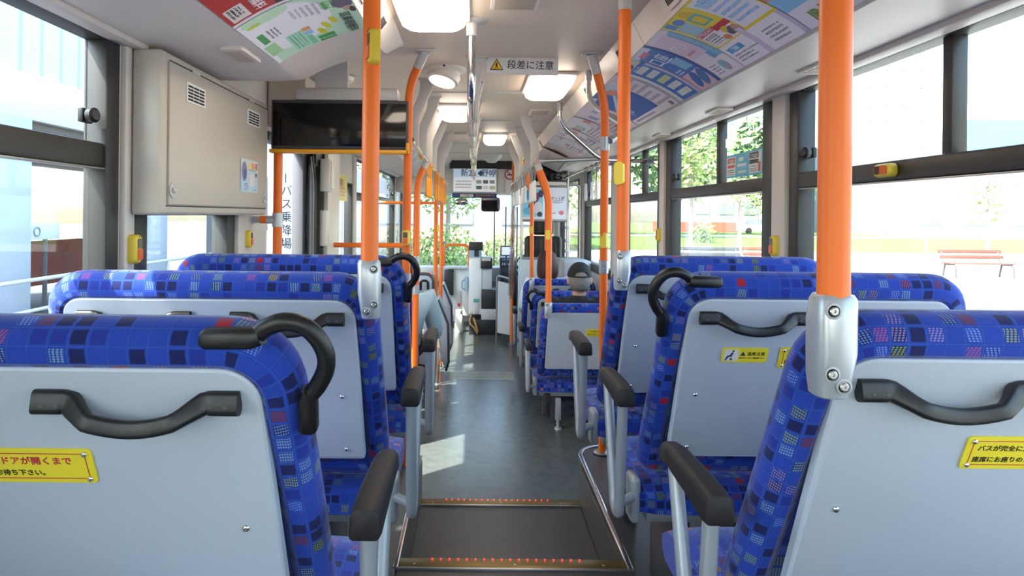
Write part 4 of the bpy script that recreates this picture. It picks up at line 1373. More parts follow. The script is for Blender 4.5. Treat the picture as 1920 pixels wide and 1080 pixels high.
# ------------------------------------------------------------------ posters in the coves
def arc_map(cur, y0, y1, sgn, inset=0.004):
    """s along the reading direction, q from the lower edge to the upper"""
    n = len(cur) - 1
    def fn(s, q, h=0.0):
        k = (1 - q) * n
        i = min(int(k), n - 1)
        p = cur[i].lerp(cur[i + 1], k - i)
        d = (cur[i + 1] - cur[i]).normalized()
        nn = V((-d.y, d.x))
        if nn.y > 0:
            nn = -nn
        p = p + nn * (inset + h)
        return V((p.x, y0 + (y1 - y0) * s, p.y))
    return fn
def poster(name, cv, cur, y0, y1, label, texts=(), inset=0.004, group='printed adverts in the ceiling coves'):
    fn = arc_map(cur, y0, y1, 1, inset)
    b = B(); cv.sheet(b, fn)
    W, Hh = abs(y1 - y0), sum((cur[i + 1] - cur[i]).length for i in range(len(cur) - 1))
    for (tx, s, q, size, col, rot, bold) in texts:
        n0 = len(b.bm.faces)
        rm = M.Rotation(R(rot), 4, 'Z')
        def mp(co, s=s, q=q, rm=rm):
            c = rm @ co
            return fn(s + c.x / W, min(0.999, max(0.001, q + c.y / Hh)), 0.0022)
        b.text(tx, size, mp, bold=bold, thick=0.0)
        paint_new(b, n0, col)
    # holder strip of clear plastic is part of the print
    o = obj(name, b, 'printed', smooth=False, recalc=False)
    return tag(o, label, 'poster', group)

# left: red/black leaflet and green clinic poster (reading towards the front)
cv = Canvas(70, 50, '#e9d9da')
cv.rect(0, 0.0, 1, 0.55, '#b5332f').rect(0.0, 0.5, 0.55, 1, '#e6d6da').rect(0.45, 0.42, 1, 1, '#2c2224').rect(0.45, 0.85, 1, 1, '#7b5a86').lines(0.5, 0.40, 0.95, 0.50, 1, '#f0dcd8', 4, 0.85).rect(0.72, 0.03, 0.94, 0.2, '#dcd6d2').lines(0.74, 0.05, 0.92, 0.18, 4, '#444', 5, 0.7).rect(0.0, 0, 0.2, 0.35, '#d8b9b8').rect(0.96, 0, 1, 1, '#e5dfe2')
poster('advert_poster', cv, curL, 1.40, 1.822, 'red and black advert poster in the left cove', [('ノルディア', 0.72, 0.66, 0.042, '#f0efee', 0, 0.001), ('入会金無料', 0.70, 0.30, 0.036, '#f3e6e2', 0, 0.001)])
cv = Canvas(96, 60, '#bfe0c4')
cv.ell(0.42, 0.36, 0.42, 0.40, '#ecebf0').rect(0.08, 0, 0.55, 0.2, '#ecebf0').rect(0.1, 0.1, 0.6, 0.4, '#ecebf0')
cv.put(lambda x, y: y < 0.05, '#ecebf0').ell(0.06, 0.25, 0.1, 0.22, '#c3e3c3').ell(0.12, 0.12, 0.03, 0.07, '#bcd65a')
cv.lines(0.16, 0.42, 0.40, 0.74, 6, '#b5b2b8', 3, 0.7).rect(0.30, 0.06, 0.52, 0.12, '#4c9a5e').rect(0.56, 0.02, 0.80, 0.14, '#9fd29a').lines(0.30, 0.15, 0.52, 0.26, 3, '#77787c', 7).rect(0.58, 0.24, 0.98, 0.42, '#a9ddc0').rect(0.56, 0.42, 0.64, 0.50, '#e2a06a').rect(0.65, 0.42, 0.74, 0.50, '#8cc0e4').rect(0.75, 0.42, 0.98, 0.47, '#7cc7a0').lines(0.60, 0.26, 0.96, 0.40, 4, '#6ba68c', 9, 0.9)
cv.put(lambda x, y: 0.20 < x < 0.36 and 0.72 < y < 0.84, '#55b054').ell(0.30, 0.90, 0.11, 0.09, '#5d5470', 0.2).ell(0.42, 0.93, 0.05, 0.05, '#c99c82').ell(0.46, 0.965, 0.06, 0.03, '#3f302b')
cv.ell(0.60, 0.74, 0.085, 0.035, '#d8cf22', 0.25).ell(0.67, 0.65, 0.085, 0.035, '#d8cf22', 0.25).ell(0.77, 0.58, 0.085, 0.035, '#d8cf22', 0.25)
cv.put(lambda x, y: x > 0.86 and 0.50 < y < 0.68, '#3fa25f')
poster('advert_poster', cv, curL, 1.826, 2.236, 'pale green clinic poster in the left cove, nearest the display', [('耳鼻咽喉科', 0.73, 0.86, 0.040, '#263a34', 0, 0.0005), ('診療時間', 0.28, 0.78, 0.018, '#e8f4e6', 0, 0.0003), ('患者様専用', 0.93, 0.59, 0.014, '#e8f4e6', 90, 0)])

# right coves: reading direction runs from front to rear (y decreasing)
cv = Canvas(80, 56, '#8cc4e8')
cv.rect(0, 0, 1, 0.25, '#e6e3ec').ell(0.25, 0.62, 0.2, 0.22, '#d2416e', 0.4).ell(0.12, 0.72, 0.12, 0.1, '#d2416e').ell(0.08, 0.5, 0.12, 0.06, '#d8938a').rect(0.3, 0.3, 0.42, 0.36, '#7fb06a').lines(0.5, 0.3, 0.95, 0.8, 6, '#d9e9f4', 3)
poster('advert_poster', cv, curR, 1.775, 1.28, 'sky blue advert with pink splash in the right cove, nearest the camera', [('JBシ', 0.22, 0.10, 0.055, '#7d9c46', 0, 0.001)])
cv = Canvas(96, 64, '#ece9f0')
cv.put(lambda x, y: y > 0.34, '#e8d33a').rect(0.0, 0.36, 0.03, 1, '#ece4a8').rect(0.56, 0.37, 0.98, 0.97, '#e4e2ec')
cv.rect(0.04, 0.86, 0.14, 0.98, '#5a9ad2').ell(0.22, 0.9, 0.07, 0.06, '#5a8ed0').ell(0.40, 0.90, 0.07, 0.08, '#d8ba2c').rect(0.05, 0.62, 0.26, 0.84, '#a6cdd8').rect(0.30, 0.66, 0.48, 0.86, '#66b3b0').rect(0.33, 0.69, 0.45, 0.83, '#e8ca3e')
cv.rect(0.04, 0.36, 0.52, 0.58, '#ece7ea').rect(0.04, 0.56, 0.34, 0.62, '#c72f3e').rect(0.30, 0.52, 0.56, 0.60, '#c72f3e').ell(0.40, 0.48, 0.06, 0.06, '#d8ba3a').ell(0.44, 0.44, 0.08, 0.05, '#5c5f72', 0.5).ell(0.50, 0.42, 0.05, 0.08, '#c79a86').ell(0.30, 0.40, 0.05, 0.04, '#d88a5c').lines(0.06, 0.38, 0.26, 0.54, 5, '#777', 5)
cv.lines(0.60, 0.44, 0.94, 0.92, 6, '#8fbbe0', 6, 0.9).rect(0.60, 0.80, 0.80, 0.92, '#a7cbe8').rect(0.06, 0.20, 0.30, 0.28, '#4aa0d0').lines(0.06, 0.05, 0.5, 0.18, 3, '#8c8b92', 7, 0.5).lines(0.62, 0.06, 0.95, 0.26, 4, '#8d8c94', 8, 0.6).rect(0.44, 0.0, 0.52, 0.42, '#cfc4de').rect(0.95, 0, 1, 0.34, '#c5bcd8')
poster('advert_poster', cv, curR, 2.212, 1.779, 'yellow leaflet style advert with red band in the right cove', [('ATTENDANT', 0.19, 0.59, 0.020, '#f4e9e9', 0, 0.0004), ('こども', 0.78, 0.90, 0.03, '#4f80bd', 0, 0.0004), ('ご相談', 0.18, 0.24, 0.018, '#eef5fa', 0, 0.0003)])
cv = Canvas(60, 64, '#e6dfe8')
cv.rect(0.62, 0.28, 1, 0.88, '#6fa8d2').rect(0.8, 0.28, 1, 0.9, '#8fc0dc').rect(0.05, 0.4, 0.75, 0.92, '#e2cfdb').rect(0.0, 0.0, 1, 0.26, '#ebe7ec').ell(0.62, 0.14, 0.14, 0.09, '#86c2ce').ell(0.66, 0.11, 0.07, 0.06, '#b8a5ae').lines(0.1, 0.05, 0.45, 0.22, 4, '#8f8d96', 3).lines(0.15, 0.45, 0.6, 0.55, 1, '#c48f9d', 4)
poster('advert_poster', cv, curR, 2.418, 2.216, 'pale pink and blue advert behind the yellow one', [('クリ', 0.36, 0.66, 0.06, '#f4eef2', 0, 0.0008)])
cv = Canvas(64, 72, '#4d7fc4')
cv.rect(0, 0.0, 1, 0.30, '#e3bcc4').ell(0.34, 0.17, 0.22, 0.10, '#3d6fb8', 0.5).ell(0.66, 0.16, 0.22, 0.10, '#4a7bac', 0.5).rect(0.0, 0.9, 1, 1, '#d8d9ea').rect(0.2, 0.86, 0.6, 0.94, '#e87f97').rect(0.45, 0.36, 1, 0.58, '#8fc3e0').rect(0.86, 0, 1, 1, '#3f62a8').lines(0.05, 0.32, 0.4, 0.42, 2, '#cfe0f0', 4)
poster('advert_poster', cv, curR, 2.636, 2.422, 'deep blue bank style advert with pink corner in the right cove', [('口座', 0.42, 0.68, 0.075, '#e6ecf4', 0, 0.001)])
cv = Canvas(64, 72, '#3f7ac2')
for i in range(5):
    x0 = 0.1 + 0.0 * i
    y0 = 0.06 + i * 0.16
    cv.rect(0.30, y0, 0.80, y0 + 0.10, '#d9dcd8' if i != 2 else '#cfd69a')
cv.rect(0.0, 0, 0.16, 1, '#e6e3e6').rect(0.0, 0.86, 1, 1, '#cfc8c0').rect(0.88, 0, 1, 0.8, '#c9bcd2').ell(0.5, 0.92, 0.2, 0.05, '#5d5048')
poster('advert_poster', cv, curR, 2.90, 2.640, 'blue table advert with pale boxes in the right cove', [('おトク', 0.55, 0.80, 0.032, '#f2f4f6', 0, 0.0006)])
cv = Canvas(64, 60, '#e4dfe4')
cv.lines(0.05, 0.1, 0.95, 0.8, 6, '#a9a3ac', 2, 0.6).rect(0.86, 0.0, 1, 1, '#b9b4bc').rect(0.55, 0.02, 0.75, 0.1, '#76727c').rect(0.3, 0.84, 0.6, 0.94, '#d8d2da')
poster('advert_poster', cv, curR, 3.14, 2.904, 'mostly white advert with faint lines in the right cove')
cv = Canvas(80, 60, '#2f62b4')
cv.put(lambda x, y: abs(y - (0.30 + 0.5 * x)) < 0.10, '#6fa6dc').put(lambda x, y: abs(y - (0.42 + 0.5 * x)) < 0.03, '#bcd7ee').rect(0, 0, 1, 0.12, '#e5dfe8').rect(0.7, 0.75, 1, 1, '#c8dcf0').ell(0.72, 0.8, 0.12, 0.1, '#e98a7a').rect(0, 0.9, 0.3, 1, '#e6e2ea').lines(0.1, 0.03, 0.9, 0.1, 1, '#7b7890', 4)
poster('advert_poster', cv, curR, 3.66, 3.144, 'bright blue sky advert in the right cove behind the orange poles', [('18', 0.30, 0.30, 0.09, '#c4d9ee', 20, 0.001)])
def far_cv(seed, bg, cols):
    rn = random.Random(seed)
    cv = Canvas(56, 44, bg)
    for i in range(7):
        x, y = rn.random() * 0.8, rn.random() * 0.8
        cv.rect(x, y, x + 0.1 + rn.random() * 0.25, y + 0.05 + rn.random() * 0.2, rn.choice(cols))
    cv.lines(0.08, 0.1, 0.9, 0.5, 5, '#8f8c96', seed, 0.6)
    cv.rect(0, 0, 0.03, 1, '#c4bdd6')
    return cv
FC = ['#cf6a72', '#7c9bd0', '#e2c9d2', '#a9c9b4', '#b3aedc', '#d9a05c', '#dfe3ee']
dn = ['pink and white advert in the right cove, first beyond the blue sky one', 'white advert with blue lines in the right cove, second beyond the blue sky one', 'white advert with red square in the right cove, third beyond the blue sky one', 'pale advert in the right cove, farthest one']
for i, (a, c) in enumerate(((4.16, 3.67), (4.66, 4.18), (5.16, 4.68), (5.66, 5.18))):
    poster('advert_poster', far_cv(20 + i, ['#e8d6df', '#e3e4ee', '#eae7ea', '#dfdde6'][i], FC), curR, a, c, dn[i])
dn = ['white lined advert in the left cove beyond the door bay', 'pale advert second beyond the door bay in the left cove', 'pale advert third beyond the door bay in the left cove', 'pale advert farthest along the left cove']
for i, (a, c) in enumerate(((4.8, 5.3), (5.32, 5.82), (5.84, 6.34), (6.36, 6.86))):
    poster('advert_poster', far_cv(40 + i, ['#e4e2e4', '#dedee2', '#e2e0dc', '#dcdce0'][i], FC), curL, a, c, dn[i])

# flat printed things
def flat_print(name, cv, o, right, up, w, h, label, cat, texts=(), lift=0.001, group=None):
    m = plane_m(o, right, up)
    b = B(); cv.sheet(b, lambda s, q: m @ V(((s - 0.5) * w, (q - 0.5) * h, lift)))
    for (tx, x, y, size, col, bold) in texts:
        n0 = len(b.bm.faces)
        b.text(tx, size, m @ M.Translation((x, y, lift + 0.0008)), bold=bold, thick=0.0)
        paint_new(b, n0, col)
    return tag(obj(name, b, 'printed', smooth=False, recalc=False), label, cat, group)
cv = Canvas(72, 34, '#5fb4d8')
cv.rect(0.02, 0.08, 0.28, 0.90, '#e8e4e4').rect(0.05, 0.62, 0.26, 0.86, '#c94f4c').rect(0.05, 0.42, 0.26, 0.56, '#d6504a').lines(0.05, 0.1, 0.26, 0.38, 3, '#6f6a6c', 3, 0.9).rect(0.66, 0.08, 0.97, 0.94, '#e4e2e4').rect(0.67, 0.68, 0.90, 0.92, '#2c2c30').rect(0.67, 0.46, 0.90, 0.62, '#35353a').lines(0.68, 0.12, 0.86, 0.40, 3, '#84828a', 5, 0.9).rect(0.88, 0.12, 0.95, 0.5, '#d05b56').rect(0.38, 0.66, 0.50, 0.82, '#d9e2e2').rect(0.33, 0.42, 0.58, 0.56, '#d3e2e8').rect(0.36, 0.14, 0.58, 0.26, '#c9dcd0')
flat_print('window_sticker', cv, (XR + 0.034, 3.10, 1.855), (0, -1, 0), (0, 0, 1), 0.42, 0.115, 'light blue sticker with red and black panels on the second right window', 'sticker', [('使用済', -0.145, 0.022, 0.022, '#f0e8e6', 0.0003), ('これは何', 0.120, 0.030, 0.022, '#f0eeee', 0.0003)])
cv = Canvas(40, 28, '#e6d86a')
cv.rect(0.03, 0.2, 0.12, 0.9, '#d98a5a').rect(0.2, 0.62, 0.7, 0.86, '#8f9a50').lines(0.2, 0.15, 0.9, 0.55, 3, '#d88c78', 3, 0.9)
flat_print('window_notice', cv, (XL + 0.012, 4.99, 1.80), (0, 1, 0), (0, 0, 1), 0.60, 0.20, 'yellow notice hanging in the left window past the door', 'notice', [('降車口', 0.03, 0.03, 0.08, '#c7604a', 0.001)], lift=0.004)
cv = Canvas(60, 8, '#807c5e')
cv.lines(0.1, 0.15, 0.9, 0.85, 2, '#6b6748', 3, 0.9)
flat_print('floor_sticker', cv, (0.085, 6.45, 0.0), (1, 0, 0), (0, 1, 0), 0.64, 0.36, 'worn yellowish sticker across the aisle floor', 'sticker', lift=0.0015)
# ------------------------------------------------------------------ front of the bus: machines, gate, driver's partition
def boxpart(name, m, t, *c, bev=0.006):
    b = B(); b.box(*c, bev); return obj(name, b, m, t)
t = thing('fare_machine', 'tall white and black fare machine at the front of the aisle', 'fare machine', (0.13, 8.9, 0.0))
boxpart('machine_body', 'white', t, -0.070, 0.105, 8.70, 9.15, 0.26, 1.02, bev=0.02)
b = B(); b.prism([(8.70, 1.0), (9.1, 1.0), (9.1, 1.11), (8.86, 1.11)], lambda a, c, s: (s, a, c), -0.068, 0.10); obj('machine_hood', b, 'paleblue', t)
boxpart('card_reader', 'charcoal', t, 0.085, 0.245, 8.66, 8.95, 0.88, 1.03, bev=0.015)
b = B(); b.box(0.10, 0.22, 8.652, 8.665, 0.985, 1.025, 0.004); obj('reader_pad', b, 'hanger', t)
boxpart('middle_column', 'wallgrey', t, 0.09, 0.24, 8.72, 9.10, 0.28, 0.90, bev=0.01)
boxpart('coin_box', 'charcoal', t, 0.10, 0.36, 8.68, 9.05, 0.34, 0.60, bev=0.012)
boxpart('coin_tray', 'wallgrey', t, 0.10, 0.33, 8.66, 9.05, 0.17, 0.34, bev=0.012)
boxpart('machine_base', 'charcoal', t, -0.06, 0.345, 8.64, 9.15, 0.0, 0.20, bev=0.01)
boxpart('ticket_panel', 'ticketgreen', t, -0.005, 0.075, 8.690, 8.705, 0.43, 0.475, bev=0.004)
boxpart('ticket_slot', 'wallgrey', t, 0.01, 0.07, 8.688, 8.705, 0.27, 0.41, bev=0.008)
b = B(); b.box(-0.075, 0.115, 8.74, 8.78, 1.12, 1.235, 0.008); b.box(0.0, 0.06, 8.75, 8.79, 1.0, 1.13); obj('fare_display', b, 'charcoal', t)
b = B(); b.tube(fillet([(-0.03, 8.68, 0.28), (-0.06, 8.60, 0.16), (0.02, 8.58, 0.10), (0.05, 8.60, 0.02)], 0.05), 0.012, 8); b.tube(fillet([(0.0, 8.66, 0.22), (0.03, 8.58, 0.15), (0.06, 8.60, 0.05)], 0.05), 0.014, 8); obj('cable_bundle', b, 'cable', t)

t = thing('driver_console', 'dark driver console with small lit monitor', 'console', (0.42, 9.2, 0.0))
boxpart('console_body', 'charcoal', t, 0.38, 0.60, 9.05, 9.55, 0.0, 0.98, bev=0.03)
b = B(); b.prism([(9.0, 0.80), (9.3, 0.80), (9.3, 1.04), (9.12, 1.0)], lambda a, c, s: (s, a, c), 0.365, 0.58); obj('console_panel', b, 'darkgrey', t)
for k in range(6):
    b = B(); b.box(0.385 + 0.03 * k, 0.405 + 0.03 * k, 9.045, 9.065, 0.90, 0.93, 0.003); obj('console_switch', b, 'paleblue', t)
b = B(); b.box(0.36, 0.53, 8.90, 8.93, 1.04, 1.18, 0.01); b.cyl((0.445, 8.93, 0.9), (0.445, 9.08, 1.06), 0.012); mo = obj('monitor', b, 'charcoal', t)
b = B(); b.box(0.375, 0.515, 8.895, 8.902, 1.055, 1.165); obj('monitor_screen', b, mat('monitor_glow', '#aab4d2', 0.2, emit=0.35), mo)
t = thing('steering_wheel', 'dark steering wheel in front of the driver seat', 'steering wheel', (0.80, 9.25, 0.75))
b = B(); b.tube([V((0.80 + 0.21 * math.cos(k * math.pi / 12), 9.22 + 0.10 * math.sin(k * math.pi / 12), 0.86 + 0.18 * math.sin(k * math.pi / 12))) for k in range(24)], 0.015, 8, closed=True); obj('wheel_rim', b, 'black', t)
b = B(); b.cyl((0.80, 9.22, 0.86), (0.80, 9.42, 0.55), 0.03); b.box(0.60, 1.0, 9.21, 9.23, 0.84, 0.88, 0.01); obj('wheel_column', b, 'charcoal', t)
t = thing('driver_chair', 'dark driver seat behind the clear curtain', 'seat', (0.85, 8.2, 0.0))
b = B(); b.box(0.62, 1.08, 7.95, 8.07, 0.55, 1.35, 0.05, 3); obj('backrest', b, 'charcoal', t)
b = B(); b.box(0.72, 0.98, 7.96, 8.05, 1.36, 1.56, 0.04, 3); obj('headrest', b, 'charcoal', t)
b = B(); b.box(0.62, 1.08, 8.05, 8.52, 0.42, 0.55, 0.04, 3); b.box(0.7, 1.0, 8.0, 8.45, 0.0, 0.42); obj('seat_base', b, 'charcoal', t)
# driver gate
t = thing('driver_gate', 'low white gate panel in a steel tube frame beside the driver', 'gate', (0.39, 8.15, 0.0))
b = B(); b.tube(fillet([(0.295, 8.28, 0.0), (0.295, 8.28, 0.83), (0.465, 8.10, 0.80), (0.465, 8.10, 0.0)], 0.05), 0.013, 10); obj('gate_frame', b, 'steel', t)
b = B(); b.prism([(0.0, 0.10), (1.0, 0.10), (1.0, 0.74), (0.0, 0.76)], lambda a, c, s: (0.305 + 0.15 * a, 8.27 - 0.16 * a + s, c), -0.006, 0.006); obj('gate_panel', b, 'wallgrey', t)
# canister by the front panel
t = thing('canister', 'white cylindrical canister on the floor in front of the front panel', 'canister', (-0.20, 8.85, 0.0))
b = B(); b.lathe([(0.055, 0.02), (0.060, 0.04), (0.060, 0.22), (0.045, 0.25)], (-0.20, 8.85, 0.0)); obj('canister_body', b, 'white', t)
b = B(); b.lathe([(0.045, 0.25), (0.048, 0.26), (0.048, 0.30), (0.02, 0.31)], (-0.20, 8.85, 0.0)); obj('lid', b, 'offwhite', t)
b = B(); b.lathe([(0.062, 0.0), (0.062, 0.02), (0.05, 0.022)], (-0.20, 8.85, 0.0)); obj('base_ring', b, 'wallgrey', t)
# front dash and guard
b = B(); b.box(XL + 0.02, XR - 0.02, 9.40, Y1 - 0.05, 0.62, 0.84, 0.03); struct('trim_dashboard', b, 'wallgrey')
t = thing('front_guard', 'pale front guard panel with black box beneath the orange hoop rail', 'panel', (-0.22, 8.5, 0.0))
boxpart('guard_panel', 'white', t, -0.40, -0.06, 9.22, 9.26, 0.16, 0.86, bev=0.01)
boxpart('guard_top', 'wallgrey', t, -0.40, -0.06, 9.10, 9.30, 0.84, 0.87, bev=0.006)
boxpart('black_box', 'charcoal', t, -0.42, -0.29, 9.14, 9.215, 0.46, 0.82, bev=0.008)
b = B(); b.box(-0.24, -0.18, 9.20, 9.222, 0.34, 0.52, 0.004); g = obj('instruction_label', b, 'wallgrey', t)
b = B(); b.lathe([(0.022, 0), (0.022, -0.006), (0.0, -0.007)], (-0.21, 9.20, 0.32), (0, 1, 0)); obj('red_knob', b, 'inkred', t)
t = thing('fire_handle', 'pale blue lever fitting left of the fare machine', 'fitting', (-0.10, 9.18, 0.5))
b = B(); b.box(-0.13, -0.085, 9.16, 9.215, 0.52, 0.72, 0.012); obj('lever_body', b, 'paleblue', t)
b = B(); b.tube(fillet([(-0.13, 9.17, 0.68), (-0.17, 9.15, 0.66), (-0.17, 9.15, 0.56), (-0.13, 9.17, 0.54)], 0.02), 0.008, 8); obj('lever_handle', b, 'blueplastic', t)

# destination display and what hangs around it
t = thing('route_display', 'lit route display above the windscreen with large dark characters', 'display', (0, 8.66, 1.9))
boxpart('display_case', 'wallgrey', t, -0.305, 0.295, 8.66, 8.715, 1.895, 2.225, bev=0.008)
cv = Canvas(90, 54, '#e6e9ec')
cv.rect(0, 0.64, 1, 1, '#c4d8ee').lines(0.05, 0.12, 0.45, 0.52, 3, '#a5aab0', 3, 0.9)
for k in range(3):
    cv.rect(0.54 + 0.155 * k, 0.36, 0.66 + 0.155 * k, 0.52, ['#8d8f98', '#55585f', '#7c8088'][k]).rect(0.54 + 0.155 * k, 0.10, 0.67 + 0.155 * k, 0.26, ['#47664f', '#c0c4c8', '#a9ac84'][k])
m = plane_m((-0.005, 8.658, 2.062), (1, 0, 0), (0, 0, 1))
b = B(); cv.sheet(b, lambda s, q: m @ V(((s - 0.5) * 0.57, (q - 0.5) * 0.30, 0)))
n0 = len(b.bm.faces)
b.text('新28', 0.104, m @ M.Translation((-0.085, 0.094, 0.001)), thick=0.0, bold=0.001)
b.text('◆', 0.085, m @ M.Translation((0.078, 0.090, 0.001)), thick=0.0)
b.text('野幌', 0.104, m @ M.Translation((0.186, 0.094, 0.001)), thick=0.0, bold=0.001)
paint_new(b, n0, '#2a3a52')
lit = print_mat('lit_route_screen')
_p = lit.node_tree.nodes['Principled BSDF']
_a = [n for n in lit.node_tree.nodes if n.type == 'ATTRIBUTE'][0]
lit.node_tree.links.new(_a.outputs['Color'], _p.inputs['Emission Color'])
_p.inputs['Emission Strength'].default_value = 0.1
obj('display_screen', b, lit, t, smooth=False, recalc=False)
t = thing('notice_strip', 'navy notice strip with yellow writing beneath the route display', 'sign', (0, 8.68, 1.83))
boxpart('strip_board', 'navy', t, -0.305, 0.295, 8.68, 8.70, 1.83, 1.89, bev=0.003)
m = plane_m((0, 8.679, 1.86), (1, 0, 0), (0, 0, 1))
b = B(); b.prism([(-0.20, -0.02), (-0.02, -0.02), (-0.02, 0.018), (-0.20, 0.018)], lambda a, c, s: m @ V((a, c, s)), 0, 0.002); obj('white_label', b, 'signwhite', t)
b = B(); b.text('走行中は危険です', 0.032, m @ M.Translation((0.14, 0.0, 0.001))); obj('lettering', b, 'signyellow', t, smooth=False)
b = B(); b.text('千歳', 0.03, m @ M.Translation((-0.11, 0.0, 0.0025))); obj('lettering', b, 'ink', t, smooth=False)
t = thing('no_smoking_sign', 'round red and white no smoking sign on the front bulkhead', 'sign', (0.475, 8.705, 2.1))
m = plane_m((0.475, 8.717, 2.15), (1, 0, 0), (0, 0, 1))
f = lambda a, c, s: m @ V((a, c, s))
b = B(); b.prism([(0.075 * math.cos(k * math.pi / 16), 0.075 * math.sin(k * math.pi / 16)) for k in range(32)], f, 0, 0.003); obj('sign_disc', b, 'signwhite', t)
b = B(); b.tube([m @ V((0.068 * math.cos(k * math.pi / 16), 0.068 * math.sin(k * math.pi / 16), 0.004)) for k in range(32)], 0.007, 6, closed=True); b.flat([m @ V((-0.048, 0.048, 0.005)), m @ V((0.048, -0.048, 0.005))], 0.012, 0.003, up=(0, -1, 0)); obj('red_ring', b, 'inkred', t)
b = B(); b.prism([(-0.045, -0.012), (0.03, -0.012), (0.03, 0.002), (-0.045, 0.002)], f, 0.003, 0.0045); b.tube([m @ V((0.035, 0.004, 0.004)), m @ V((0.045, 0.02, 0.004)), m @ V((0.035, 0.035, 0.004))], 0.004, 6); obj('cigarette', b, 'ink', t)
t = thing('interior_mirror', 'large rounded interior mirror at the top of the windscreen', 'mirror', (0.21, 8.62, 1.65))
m = plane_m((0.21, 8.62, 1.74), (1, 0, 0), (0, -0.12, 1))
f = lambda a, c, s: m @ V((a, c, s))
b = B(); b.prism(rrect(-0.125, 0.125, -0.095, 0.095, 0.035, 0.035, 0, 7), f, -0.03, 0.0); obj('mirror_housing', b, 'charcoal', t)
b = B(); b.prism(rrect(-0.117, 0.117, -0.087, 0.087, 0.03, 0.03, 0, 7), f, 0.0, 0.002); obj('mirror_glass', b, 'mirror', t)
b = B(); b.tube(fillet([(0.21, 8.64, 1.80), (0.21, 8.74, 1.81), (0.21, 8.76, 1.905)], 0.04), 0.008, 8); obj('mirror_arm', b, 'charcoal', t)
t = thing('small_mirror', 'small oval mirror beneath the navy strip, left of the large mirror', 'mirror', (-0.18, 8.62, 1.75))
b = B(); b.sph((-0.18, 8.64, 1.775), 0.09, (1, 0.3, 0.5)); obj('mirror_housing', b, 'charcoal', t)
b = B(); b.sph((-0.18, 8.622, 1.775), 0.082, (1, 0.15, 0.45)); obj('mirror_glass', b, 'mirror', t)
b = B(); b.tube([(-0.18, 8.66, 1.79), (-0.18, 8.74, 1.80), (-0.18, 8.76, 1.905)], 0.007, 8); obj('mirror_arm', b, 'charcoal', t)

# partition behind the driver
PY = 7.36
b = B(); b.box(0.50, XR, PY - 0.02, PY + 0.02, 0.0, 1.10, 0.008); struct('wall_driver_partition', b, mat('partition_panel', '#b7c2c6', 0.4))
b = B(); b.box(XR - 0.30, XR - 0.0, 6.9, PY - 0.02, 0.70, 1.12, 0.02); struct('trim_window_heater', b, 'wallgrey')
t = thing('tube_partition', 'steel tube frame on the partition behind the driver', 'frame', (0.85, PY, 1.1))
b = B()
for pts in ([(0.535, PY, 1.10), (0.535, PY, 2.32)], [(1.055, PY, 1.10), (1.055, PY, 2.25)], [(0.53, PY, 1.545), (1.055, PY, 1.545)], [(0.53, PY, 1.93), (1.055, PY, 1.93)], [(0.53, PY, 1.115), (1.235, PY, 1.115)]):
    b.tube(pts, 0.016, 10)
b.tube(fillet([(1.055, PY, 1.955), (1.20, PY, 1.955), (1.20, PY, 1.11)], 0.08), 0.016, 10)
obj('frame_tube', b, 'steel', t)
for z in (1.30, 1.45, 1.18):
    b = B(); b.box(1.03, 1.08, PY - 0.022, PY + 0.022, z, z + 0.035, 0.005); obj('frame_clamp', b, 'silver', t)
cv = Canvas(80, 58, '#e3e6ee')
cv.rect(0.0, 0.06, 0.46, 0.96, '#8fd0e6').ell(0.12, 0.75, 0.10, 0.16, '#4c9ec4', 0.4).ell(0.22, 0.45, 0.09, 0.3, '#31577f', -0.3).ell(0.3, 0.7, 0.07, 0.14, '#8a3e4a').ell(0.34, 0.35, 0.10, 0.2, '#d9d7dd').ell(0.40, 0.8, 0.06, 0.12, '#2f4b74').ell(0.10, 0.25, 0.1, 0.12, '#5bb2d6').ell(0.38, 0.15, 0.06, 0.08, '#4a4c5a').rect(0.46, 0.0, 0.50, 1, '#edeff4').lines(0.60, 0.50, 0.95, 0.62, 2, '#a4a5b4', 3, 0.9).ell(0.88, 0.2, 0.06, 0.07, '#d77f90').lines(0.62, 0.14, 0.76, 0.24, 1, '#9aa0b4', 5)
flat_print('framed_poster', cv, (0.795, PY - 0.018, 1.74), (1, 0, 0), (0, 0, 1), 0.49, 0.355, 'large blue and white poster in the steel frame behind the driver', 'poster', [('ロボット展', 0.125, 0.055, 0.040, '#5a5c74', 0.0008), ('8.3[土]', 0.13, 0.012, 0.028, '#8587a0', 0.0003)], lift=0.002)
b = B(); b.box(0.535, 1.055, PY - 0.012, PY - 0.004, 1.55, 1.925); tag(obj('poster_board', b, 'signwhite'), 'white backing board holding the blue and white poster', 'board')
b = B()
def curtain(x0, x1, z0, z1, amp, n, y=PY + 0.03):
    rows = []
    for j in range(9):
        z = z0 + (z1 - z0) * j / 8
        rows.append([V((x0 + (x1 - x0) * i / n, y + amp * math.sin(i * 1.7 + j * 0.5) * (0.5 + 0.5 * math.sin(i * 0.7)), z)) for i in range(n + 1)])
    b = B()
    b.ring_loft(rows + [[p + V((0, 0.0015, 0)) for p in r] for r in rows[::-1]], False, closed=False)
    return b
tag(obj('clear_curtain', curtain(1.06, 1.20, 1.12, 1.94, 0.012, 14), 'vinyl'), 'clear vinyl curtain in the rounded steel frame by the window', 'curtain')
tag(obj('clear_curtain', curtain(0.54, 1.05, 1.12, 1.54, 0.010, 24), 'vinyl'), 'clear vinyl curtain in the frame below the blue and white poster', 'curtain')
rows = []
for j in range(9):
    s = j / 8
    rows.append([V((0.44 + 0.02 * s + 0.03 * math.sin(i * 1.3 + j), 7.42 + 0.055 * i + 0.02 * math.sin(j * 1.1 + i), 0.62 + (1.95 - 0.62) * s)) for i in range(11)])
